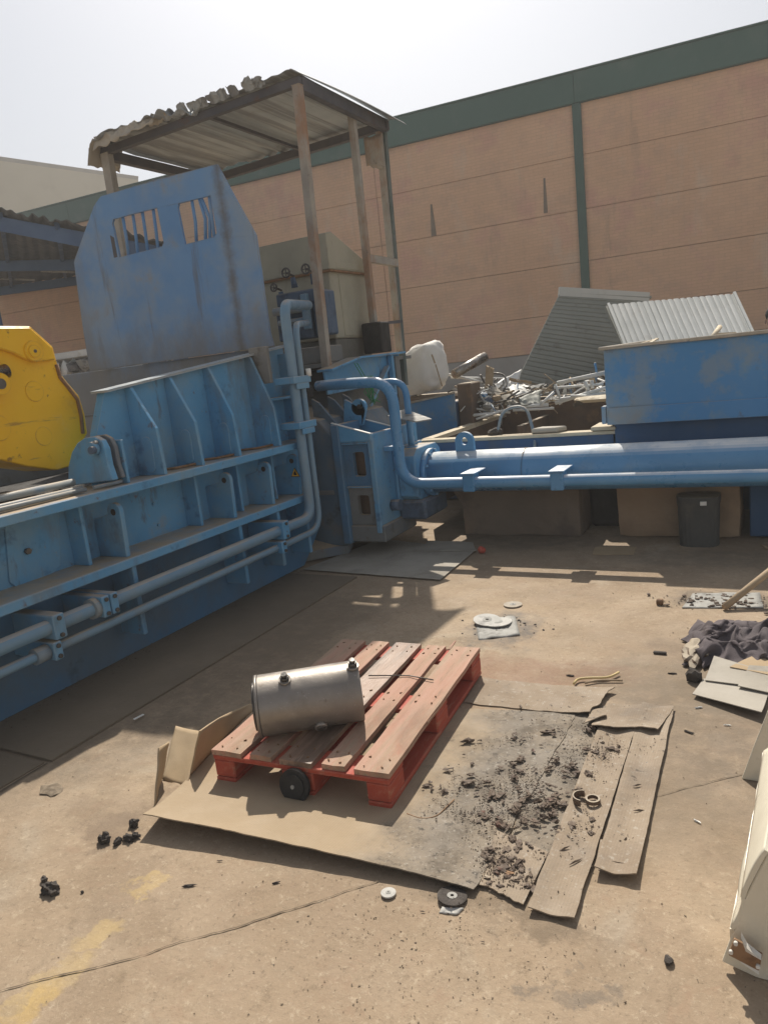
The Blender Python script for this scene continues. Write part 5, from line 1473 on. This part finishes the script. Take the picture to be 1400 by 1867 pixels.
# cardboard mat by the press corner
card_quad('cardboard_mat', ((-3.538, 4.834, 0.000), (-2.232, 4.738, 0.000), (-2.264, 5.566, 0.000), (-3.333, 5.851, 0.000)), .013, 'card_grey',
          'flat grey cardboard mat on the ground by the ram head block', 40, 24, (.006, .003, .01, .01), seed=25)
card_quad('cardboard_mat', ((-2.683, 5.440, 0.000), (-2.245, 5.517, 0.000), (-2.379, 5.787, 0.000), (-2.827, 5.790, 0.000)), .020, 'card_grey',
          'sunlit card piece on the far edge of the grey mat', 20, 10, (.006, .006, .012, .01), seed=28)
card_quad('cardboard_mat', ((-1.290, 5.546, 0.000), (-0.987, 5.576, 0.000), (-1.002, 5.795, 0.000), (-1.316, 5.768, 0.000)), .004, 'card',
          'small pale card square under the ram between the blocks', 14, 10, (.008, .008, .008, .008), seed=30)

# ---- carton, cloth, stick and bar at right
card_quad('folded_carton', ((-0.352, 3.289, 0.010), (-0.071, 3.147, 0.020), (-0.046, 3.400, 0.015), (-0.319, 3.462, 0.010)), .008, 'card_grey',
          'flattened grey carton with folded flaps beside the dark cloth', 20, 14, (0, 0, 0, 0), seed=32, lift=lambda u, v: .02 * (1 - v) ** 3 * u + .012)
card_quad('carton_flap', ((-0.311, 3.430, 0.020), (-0.156, 3.417, 0.020), (-0.126, 3.582, 0.020), (-0.289, 3.672, 0.020)), .028, 'card_grey',
          'left upper flap of grey card on the flattened carton', 12, 12, (0, 0, 0, 0), seed=34, lift=lambda u, v: .02 * v)
card_quad('carton_flap', ((-0.171, 3.392, 0.030), (-0.007, 3.346, 0.030), (0.004, 3.598, 0.030), (-0.131, 3.583, 0.030)), .033, 'card_grey',
          'right upper flap of grey card on the flattened carton', 12, 12, (0, 0, 0, 0), seed=36, lift=lambda u, v: .02 * v * v)
card_quad('carton_flap', ((-0.214, 3.562, 0.030), (-0.007, 3.505, 0.030), (0.004, 3.726, 0.030), (-0.125, 3.708, 0.030)), .045, 'card',
          'tan card corner showing between the carton and the cloth', 10, 10, (.003, 0, 0, .003), seed=38)
cc0, cc1 = Vector((-0.450, 3.830, 0.000)), Vector((0.093, 4.141, -0.000))
cb0 = Vector((-0.333, 4.214, 0.000)); 
def cloth(u, v):
    a = Vector((-0.433, 3.622, 0.000)); b = Vector((0.059, 3.600, 0.000)); c = Vector((0.070, 4.297, 0.000)); d = Vector((-0.434, 4.142, 0.000))
    p = a.lerp(b, u).lerp(d.lerp(c, u), v)
    env = max(0, min(1, min(u * 5, (1 - u) * 5, v * 4, (1 - v) * 4)))
    wob = .045 * fbm(u * 3, v * 3, 1.5, 9)
    p.x += .05 * fbm(u * 2, v * 3, 2, 3) ; p.y += .09 * fbm(u * 3, v * 2, 2, 5)
    fold = abs(noise.noise(Vector((u * 4.5 + v * 3.2 + .6 * fbm(u, v, 2), v * 5.5 - u * 2.5, 2)))) * .075 + abs(noise.noise(Vector((u * 9 - v * 7, v * 13 + u * 4, 6)))) * .035
    p.z = .012 + env * (.050 + .035 * fbm(u * 2, v * 2, 1.2, 4) + .9 * fold)
    return p
MB().grid(90, 60, cloth, .005).build('cloth', 'cloth', None, label='crumpled grey purple work cloth heaped on the ground at right', cat='cloth')
MB().lump((-0.381, 3.751, 0.030), .085, 3, .5, 1.6, (.7, 1.5, .45), 11).build('glove', 'trough', None, label='dusty brown glove-like rag at the left end of the dark cloth', cat='rag')
MB().tube([(-0.292, 4.463, 0.018), (-0.174, 4.580, 0.100), (0.048, 4.773, 0.260)], .020, 14).build('wooden_stick', 'wood', None, label='pale round wooden stick lying against the dirt pile at right', cat='stick')
sheet4(((-0.522, 4.454, 0.006), (-0.088, 4.534, 0.006), (-0.113, 4.792, 0.012), (-0.490, 4.726, 0.006)), 'sheet_grey', 'metal_sheet', 'grey dirty metal sheet under the wooden stick', 'metal sheet', .004, .006, 12, 3)
# ---- grinding discs on a scrap of sheet
sheet4(((-1.546, 3.719, 0.005), (-1.332, 3.835, 0.005), (-1.464, 4.141, 0.005), (-1.689, 4.038, 0.005)), 'sheet_grey', 'metal_sheet', 'small dusty metal sheet lying under two grinding discs', 'metal sheet', .004, .010, 12, 6)
def gdisc(c, r, tilt, mat, label, group=None):
    c = Vector(c)
    n = Vector(tilt).normalized()
    t = thing('grinding_disc', label, 'grinding disc', tuple(c), group=group)
    a = n.orthogonal().normalized(); b = n.cross(a)
    k = 40
    o = [c + (a * cos(2 * pi * i / k) + b * sin(2 * pi * i / k)) * r for i in range(k)]
    i_ = [c + (a * cos(2 * pi * i / k) + b * sin(2 * pi * i / k)) * r * .12 for i in range(k)]
    MB().ring(o, i_, n * .005).build('abrasive', mat, t)
    MB().ring([c + n * .0052 + (p - c) * .34 for p in o], [c + n * .0052 + (p - c) * 1.02 for p in i_], n * .001).build('centre_ring', 'sheet_grey', t)
    return t
gdisc((-1.591, 3.993, 0.018), .085, (.10, -.06, 1), 'disc', 'pale worn grinding disc resting on top of the other on the metal sheet')
gdisc((-1.520, 3.990, 0.010), .085, (-.05, .02, 1), 'disc', 'white faced grinding disc partly covered on the metal sheet')
gdisc((-1.536, 4.326, 0.004), .060, (0, .02, 1), 'disc_brown', 'dusty grinding disc lying alone behind the metal sheet')
gdisc((-0.887, 1.746, 0.008), .046, (.05, .10, 1), 'soil', 'dark worn grinding disc by the front edge of the big cardboard')
gdisc((-1.082, 1.694, 0.004), .024, (.0, .05, 1), 'disc', 'small pale disc at the front edge of the big cardboard')
sheet4(((-0.902, 1.678, 0.004), (-0.849, 1.688, 0.004), (-0.837, 1.719, 0.006), (-0.898, 1.696, 0.010)), 'disc', 'disc_fragment', 'pale broken disc fragment in front of the dark worn disc', 'disc fragment', .004, .004, 6, 9)
random.seed(31)
dp = MB()
for k in range(260):
    c_ = Vector((-0.307, 4.606, 0.008))
    x, y = c_.x + random.gauss(0, .15), c_.y + random.gauss(0, .06)
    r_ = random.choice((.003, .004, .006, .009, .014))
    dp.lump((x, y, r_ * .4 + .004), r_, 1, .7, 2.0, (1.2, .9, .5), k, random.uniform(0, 6))
dp.build('dirt_pile', 'flake', None, kind='stuff')
dp = MB()
for k in range(70):
    c_ = Vector((-1.487, 3.966, 0.004))
    x, y = c_.x + random.gauss(0, .13), c_.y + random.gauss(0, .10)
    r_ = random.uniform(.002, .008)
    dp.lump((x, y, r_ * .4), r_, 1, .7, 2.0, (1.3, .9, .5), k, random.uniform(0, 6))
dp.build('sweepings', 'soil', None, kind='stuff')

# ---- metal bracket ring on the strips
rg = thing('metal_bracket', 'small brown steel bracket with ring on the longer cardboard strip', 'bracket', (-0.610, 2.338, 0.020))
q = Vector((-0.592, 2.351, 0.016))
MB().ring(circ((q.x, q.y, q.z), .026, 24, 'z'), circ((q.x, q.y, q.z), .019, 24, 'z'), (0, 0, .014)).build('ring', 'trough', rg)
q2 = Vector((-0.626, 2.339, 0.016))
MB().grid(10, 4, lambda u, v: (q2.x + .034 * cos(pi * .5 + pi * u), q2.y + .034 * sin(pi * .5 + pi * u), q2.z + .026 * v), .004).build('bent_plate', 'trough', rg)
# ---- cables
MB().tube(fillet([(-0.883, 3.269, 0.014), (-0.880, 3.326, 0.014), (-0.824, 3.349, 0.016), (-0.738, 3.376, 0.014), (-0.703, 3.445, 0.016)], .05, 6), .006, 8).build('cable', 'cable', None, label='short yellow cable piece behind the oily cardboard', cat='cable')
MB().tube(fillet([(-0.836, 3.296, 0.010), (-0.783, 3.343, 0.012), (-0.672, 3.370, 0.010)], .05, 6), .005, 8).build('cable', 'wood', None, label='short brown cable piece just beside the yellow one', cat='cable')
w0 = [(-1.203, 2.074, 0.012), (-1.139, 2.062, 0.012), (-1.093, 2.091, 0.012), (-1.082, 2.150, 0.012), (-1.072, 2.211, 0.012)]
MB().tube(fillet(w0, .05, 5), .0022, 6).build('wire', 'rust', None, label='thin reddish wire curved on the cardboard right of the pallet', cat='wire')
p0 = Vector((-1.758, 2.815, 0.160))
MB().tube([p0, Vector((-1.568, 2.871, 0.157)), Vector((-1.429, 2.850, 0.160))], .003, 6).build('wire', 'bolt', None, label='thin dark wire lying across the pallet boards right of the cylinder', cat='wire')
MB().obox((-2.870, 2.325, 0.014), (-2.860, 2.382, 0.014), .012, .004).build('white_strip', 'white', None, label='small white strip on the shaded slab beside the joint', cat='strip')
sheet4(((-0.118, 5.855, 0.004), (0.056, 5.530, 0.004), (0.057, 5.695, 0.004), (-0.136, 5.851, 0.030)), 'card', 'card_scrap', 'tan card scrap at the right edge beyond the ram shadow', 'card', .004, .004, 6, 2)
rd = MB().lump((-2.187, 5.500, 0.030), .035, 2, .25, 1.5, (1, .8, .9), 2).build('red_plastic_scrap', 'red', None, label='small red plastic scrap beside the grey mat under the ram', cat='scrap')
MB().lump((-0.361, 3.462, 0.030), .036, 2, .5, 1.8, (1, .8, 1), 5).build('dark_clod', 'soil', None, label='purplish black clod left of the flattened carton', cat='clod')
MB().box(Vector((-0.653, 4.497, 0.000)) + Vector((-.02, -.015, 0)), Vector((-0.653, 4.497, 0.000)) + Vector((.02, .02, .035)), .006).build('dark_nut', 'rust', None, label='small dark rusty nut alone on the bright concrete', cat='nut')
MB().box(Vector((-0.550, 3.747, -0.000)) + Vector((-.035, -.010, .001)), Vector((-0.550, 3.747, -0.000)) + Vector((.03, .012, .014)), .004).build('dark_piece', 'soil', None, label='small black bar piece on the concrete left of the dark cloth', cat='piece')
# dark lumps on the ground at left
LB = 'dark clod among the group lying left of the cardboard corner'
for k, (c, r, sq) in enumerate((((-2.182, 1.675, 0.012), .019, (1, .9, 1)), ((-2.215, 1.564, 0.014), .022, (1, .8, 1)), ((-2.157, 1.574, 0.010), .014, (.7, 1.3, 1)), ((-2.131, 1.603, 0.010), .018, (1.4, .8, .7)), ((-2.117, 1.625, 0.010), .014, (1.3, .8, .7)))):
    MB().lump(c, r, 3, .6, 2.0, sq, k + 3).build('clod', 'soil', None, label=LB, cat='clod', group='dark clods left of the cardboard')
MB().lump((-2.176, 1.300, 0.012), .028, 3, .6, 2.0, (1.2, .8, .8), 12).build('clod', 'soil', None, label='largest dark clod alone on the concrete at lower left', cat='clod')
MB().lump((-2.250, 1.329, 0.008), .012, 2, .6, 2.0, (1, .9, .9), 13).build('clod', 'soil', None, label='small dark clod just behind the largest one at lower left', cat='clod')
MB().lump((-2.065, 1.338, 0.004), .006, 1, .6, 2.0, (1, .9, .9), 14).build('clod', 'soil', None, label='tiny clod right of the largest one at lower left', cat='clod')
MB().lump((-0.261, 1.731, 0.008), .014, 2, .6, 2.0, (.8, 1.2, .7), 15).build('clod', 'soil', None, label='small brown clod on the concrete near the cream housing', cat='clod')
MB().lump((-2.744, 1.743, 0.002), .05, 2, .6, 3.0, (1.2, .8, .12), 16).build('grit_patch', 'grit', None, label='flat patch of grey grit beside the press shadow edge', cat='grit patch')

# ---- cream housing at the right edge
ch = thing('cream_housing', 'cream painted steel housing with a rusty bolted bracket at right edge', 'housing', (.05, 2.1, 0))
a = Vector((-0.136, 1.759, 0.000))
Yn = a.y
n0 = [Vector((-0.134, 1.735, 0.022)), Vector((-0.105, 1.735, 0.128)), Vector((-0.080, 1.735, 0.226)), Vector((-0.026, 1.735, 0.372))]

# long sloping side (lit), near end face (shaded) and the run of the shell beyond the frame
Ls = Vector((-0.063, 2.279, 0.260)); Lt = Vector((-0.056, 2.297, 0.330))
near_lo, near_1, near_2, near_3 = n0
def shell():
    m = MB()
    prof_n = [near_lo, near_1, near_2, near_3, near_3 + Vector((.10, 0, .05)), near_3 + Vector((.10, 0, -near_3.z + .002)), Vector((near_lo.x + .08, Yn, .002))]
    return prof_n
P = shell()
for p in P: p.y = Yn
MB().poly([(p.x, p.y, p.z) for p in P], (0, .012, 0), .003).build('end_face', 'cream', ch)
far_e = [Vector((-0.050, 2.442, 0.170)), Vector((-0.040, 2.341, 0.310)), Vector((0.009, 2.270, 0.360))]
def side(u, v):
    a_ = near_1.lerp(far_e[0], u); b_ = near_2.lerp(far_e[1], u)
    p = a_.lerp(b_, v)
    return p + Vector((.010 * sin(v * pi), 0, .006 * sin(v * pi))) + Vector((.004 * fbm(u * 3, v, 1.5), 0, 0))
MB().grid(24, 8, side, .010).build('lit_edge', 'cream', ch)
def side2(u, v):
    a_ = near_2.lerp(far_e[1], u); b_ = near_3.lerp(far_e[2], u)
    return a_.lerp(b_, v) + Vector((0, 0, .012 * sin(v * pi)))
MB().grid(20, 8, side2, .010).build('side_panel', 'cream', ch)
def side0(u, v):
    a_ = Vector((near_lo.x + .03, Yn + .02, .01)).lerp(far_e[0] + Vector((.10, -.03, -far_e[0].z + .004)), u); b_ = near_1.lerp(far_e[0], u)
    return a_.lerp(b_, v)
MB().grid(20, 6, side0, .010).build('lower_side', 'cream', ch)
bq = [(-0.103, 1.725, 0.132), (-0.040, 1.725, 0.107), (-0.048, 1.725, 0.057), (-0.116, 1.725, 0.080)]
br_ = MB().poly([(p[0], 1.722, p[2]) for p in bq], (0, .010, 0), .002).build('bracket', 'rust', ch)
for q in ((-0.099, 1.720, 0.125), (-0.110, 1.720, 0.096), (-0.050, 1.720, 0.075)):
    MB().cyl((q[0], 1.722, q[2]), (q[0], 1.714, q[2]), .005, seg=8).build('rivet', 'white', br_)
bq = [(-0.086, 1.725, 0.160), (-0.074, 1.725, 0.135), (-0.042, 1.725, 0.111), (-0.076, 1.725, 0.125)]
MB().poly([(p[0], 1.70, p[2]) for p in bq], (0, .02, 0)).build('bent_tab', 'white', ch)
bq = [(-0.086, 1.725, 0.080), (-0.049, 1.725, 0.064), (-0.048, 1.725, 0.042), (-0.089, 1.725, 0.063)]
MB().poly([(p[0], 1.728, p[2]) for p in bq], (0, .004, 0)).build('slot_edge', 'white', ch)
# second cream sheet standing behind
g0 = Vector((-0.126, 2.678, 0.000)); g1 = Vector((-0.080, 2.675, 0.000)); g1.y = g0.y
MB().poly([g0, g1 + Vector((.1, 0, 0)), Vector((-0.006, 2.678, 0.282)), Vector((-0.040, 2.678, 0.283)), Vector((-0.086, 2.678, 0.137))], (0, .012, 0), .003).build('cream_sheet', 'cream', None,
    label='second cream steel sheet standing behind the cream housing at right edge', cat='metal sheet')

# ---- oily chips on the cardboard: larger ones singly, the rest as litter
random.seed(11)
ORG = [(-0.999, 2.379, 0.012), (-0.859, 2.820, 0.012), (-0.882, 2.497, 0.012), (-0.834, 2.147, 0.012), (-0.726, 2.250, 0.012), (-0.830, 1.965, 0.012), (-0.771, 1.903, 0.012), (-0.691, 2.599, 0.012), (-0.977, 2.200, 0.012), (-0.847, 2.315, 0.012)]
SP = [(.16, .10), (.20, .12), (.20, .10), (.14, .09), (.10, .08), (.05, .05), (.05, .04), (.10, .12), (.12, .06), (.16, .10)]
NB = [36, 30, 44, 40, 26, 16, 14, 16, 26, 40]
CL = 'dark oily chip lying on the stained cardboard right of the pallet'
cnt = 0
CL_ = [(c[0] + random.gauss(0, s_[0]) * .9, c[1] + random.gauss(0, s_[1])) for c, s_ in zip(ORG, SP) for _ in range(5)]
for (c, s_, n_) in zip(ORG, SP, NB):
    for k in range(n_):
        x = c[0] + random.gauss(0, s_[0]) * .8
        y = c[1] + random.gauss(0, s_[1]) * 1.0
        if random.random() < .7:
            q_ = random.choice(CL_)
            x = q_[0] + random.gauss(0, .030); y = q_[1] + random.gauss(0, .022)
        L = random.choice([.004, .005, .007, .009, .011, .014, .018]) * random.uniform(.7, 1.15)
        if (x > -.45) or x < -1.25 + (.25 if y < 2.2 else 0): continue
        MB().lump((x, y, .0135 + random.uniform(0, .004)), L, 2, 1.1, 2.0, (random.uniform(.8, 1.4), random.uniform(.4, .9), random.uniform(.2, .5)), cnt, random.uniform(0, 6.3)).build('oily_chip', 'flake', None, label=CL, cat='chip', group='oily chips on the cardboard', recalc=False)
        cnt += 1
lit = MB()
for k in range(5200):
    c = random.choice(ORG)
    x = c[0] + random.gauss(0, .17); y = c[1] + random.gauss(0, .18)
    if k % 3:
        q_ = random.choice(CL_)
        x = q_[0] + random.gauss(0, .05); y = q_[1] + random.gauss(0, .035)
    if fbm(x, y, 5.0, 8) < -.15: continue
    L = random.choice((.0012, .0018, .0025, .0035, .005))
    if x > -.42 or x < -1.15: continue
    lit.flake((x, y, .0125 + random.uniform(0, .004)), L, L * random.uniform(.3, .9), random.uniform(.001, .004), random.uniform(0, 6.3), random.uniform(-.1, .1))
lit.build('chip_litter', 'flake', kind='stuff', recalc=False)
# long dark shreds on the strips
for k, (a, L, an) in enumerate((((-0.623, 2.066, 0.017), .026, .9), ((-0.576, 2.015, 0.017), .030, .7), ((-0.464, 2.502, 0.015), .022, .2), ((-0.434, 2.351, 0.015), .026, -.3), ((-0.450, 2.183, 0.015), .014, .5), ((-0.697, 1.898, 0.016), .016, .3))):
    MB().flake(a, L, .0045, .005, an + .2 * k, .04).build('shred', 'flake', None, label='dark shred lying on the grey cardboard strips', cat='shred', group='dark shreds on the strips', recalc=False)
MB().lump((-0.755, 1.898, 0.016), .012, 2, .9, 2.2, (1.2, .7, .3), 3).build('red_chip', 'rust', None, label='reddish brown flat chip at the torn front of the big cardboard', cat='chip')
MB().lump((-0.813, 1.856, 0.016), .010, 2, .7, 1.8, (1.1, .8, .5), 8).build('brown_pebble', 'trough', None, label='round brown pebble at the torn cardboard notch', cat='pebble')
# grit all over the yard
gr = MB()
for k in range(1900):
    d = random.uniform(0, 1)
    x = random.uniform(-3.0, .35); y = random.uniform(.95, 4.9)
    if random.random() < .5:
        x = random.gauss(-.85, .35); y = random.gauss(1.55, .18)
    s_ = random.choice((.001, .0014, .0018, .0025, .0036)) * (1 + .15 * y)
    c = Vector((x, y, s_ * .3))
    vs = [gr.b.verts.new(c + Vector((random.uniform(-1, 1), random.uniform(-1, 1), random.uniform(-.3, .9))) * s_) for _ in range(4)]
    for t in ((0, 1, 2), (0, 1, 3), (0, 2, 3), (1, 2, 3)):
        gr.b.faces.new([vs[i] for i in t])
gr.build('grit', 'grit', kind='stuff', recalc=False)
for k, (a, L, an) in enumerate((((-0.336, 2.966, 0.004), .03, -.4), ((-0.317, 3.196, 0.004), .025, .6), ((-0.249, 2.367, 0.004), .02, -.5), ((-0.198, 3.068, 0.004), .02, .2), ((-0.926, 3.376, 0.004), .03, .1), ((-0.466, 3.519, 0.004), .03, .1), ((-1.730, 1.494, 0.004), .03, .5), ((-1.457, 1.609, 0.004), .018, .7), ((-1.715, 1.629, 0.004), .012, .3), ((-0.950, 1.664, 0.004), .010, .2), ((-0.740, 1.619, 0.004), .008, .2))):
    MB().lump(a, L * .7, 2, .8, 1.8, (1.0, .22, .2), k + 60, an).build('ground_chip', 'soil' if k not in (1, 2, 3) else 'white', None, label='thin dark splinter lying on the open concrete' if k not in (1, 2, 3) else 'thin pale splinter lying on the concrete near the carton', cat='splinter', group='dark splinters on the concrete' if k not in (1, 2, 3) else 'pale splinters on the concrete', recalc=False)
# crumbs along the press foot
cr = MB()
for k in range(500):
    y = random.uniform(1.9, 4.8)
    x = -3.6 + abs(random.gauss(0, .07))
    s_ = random.uniform(.003, .010)
    vs = [cr.b.verts.new(Vector((x, y, .013)) + Vector((random.uniform(-1, 1), random.uniform(-1, 1), random.uniform(0, 1))) * s_) for _ in range(4)]
    for t in ((0, 1, 2), (0, 1, 3), (0, 2, 3), (1, 2, 3)):
        cr.b.faces.new([vs[i] for i in t])
cr.build('crumbs', 'grit', kind='stuff', recalc=False)
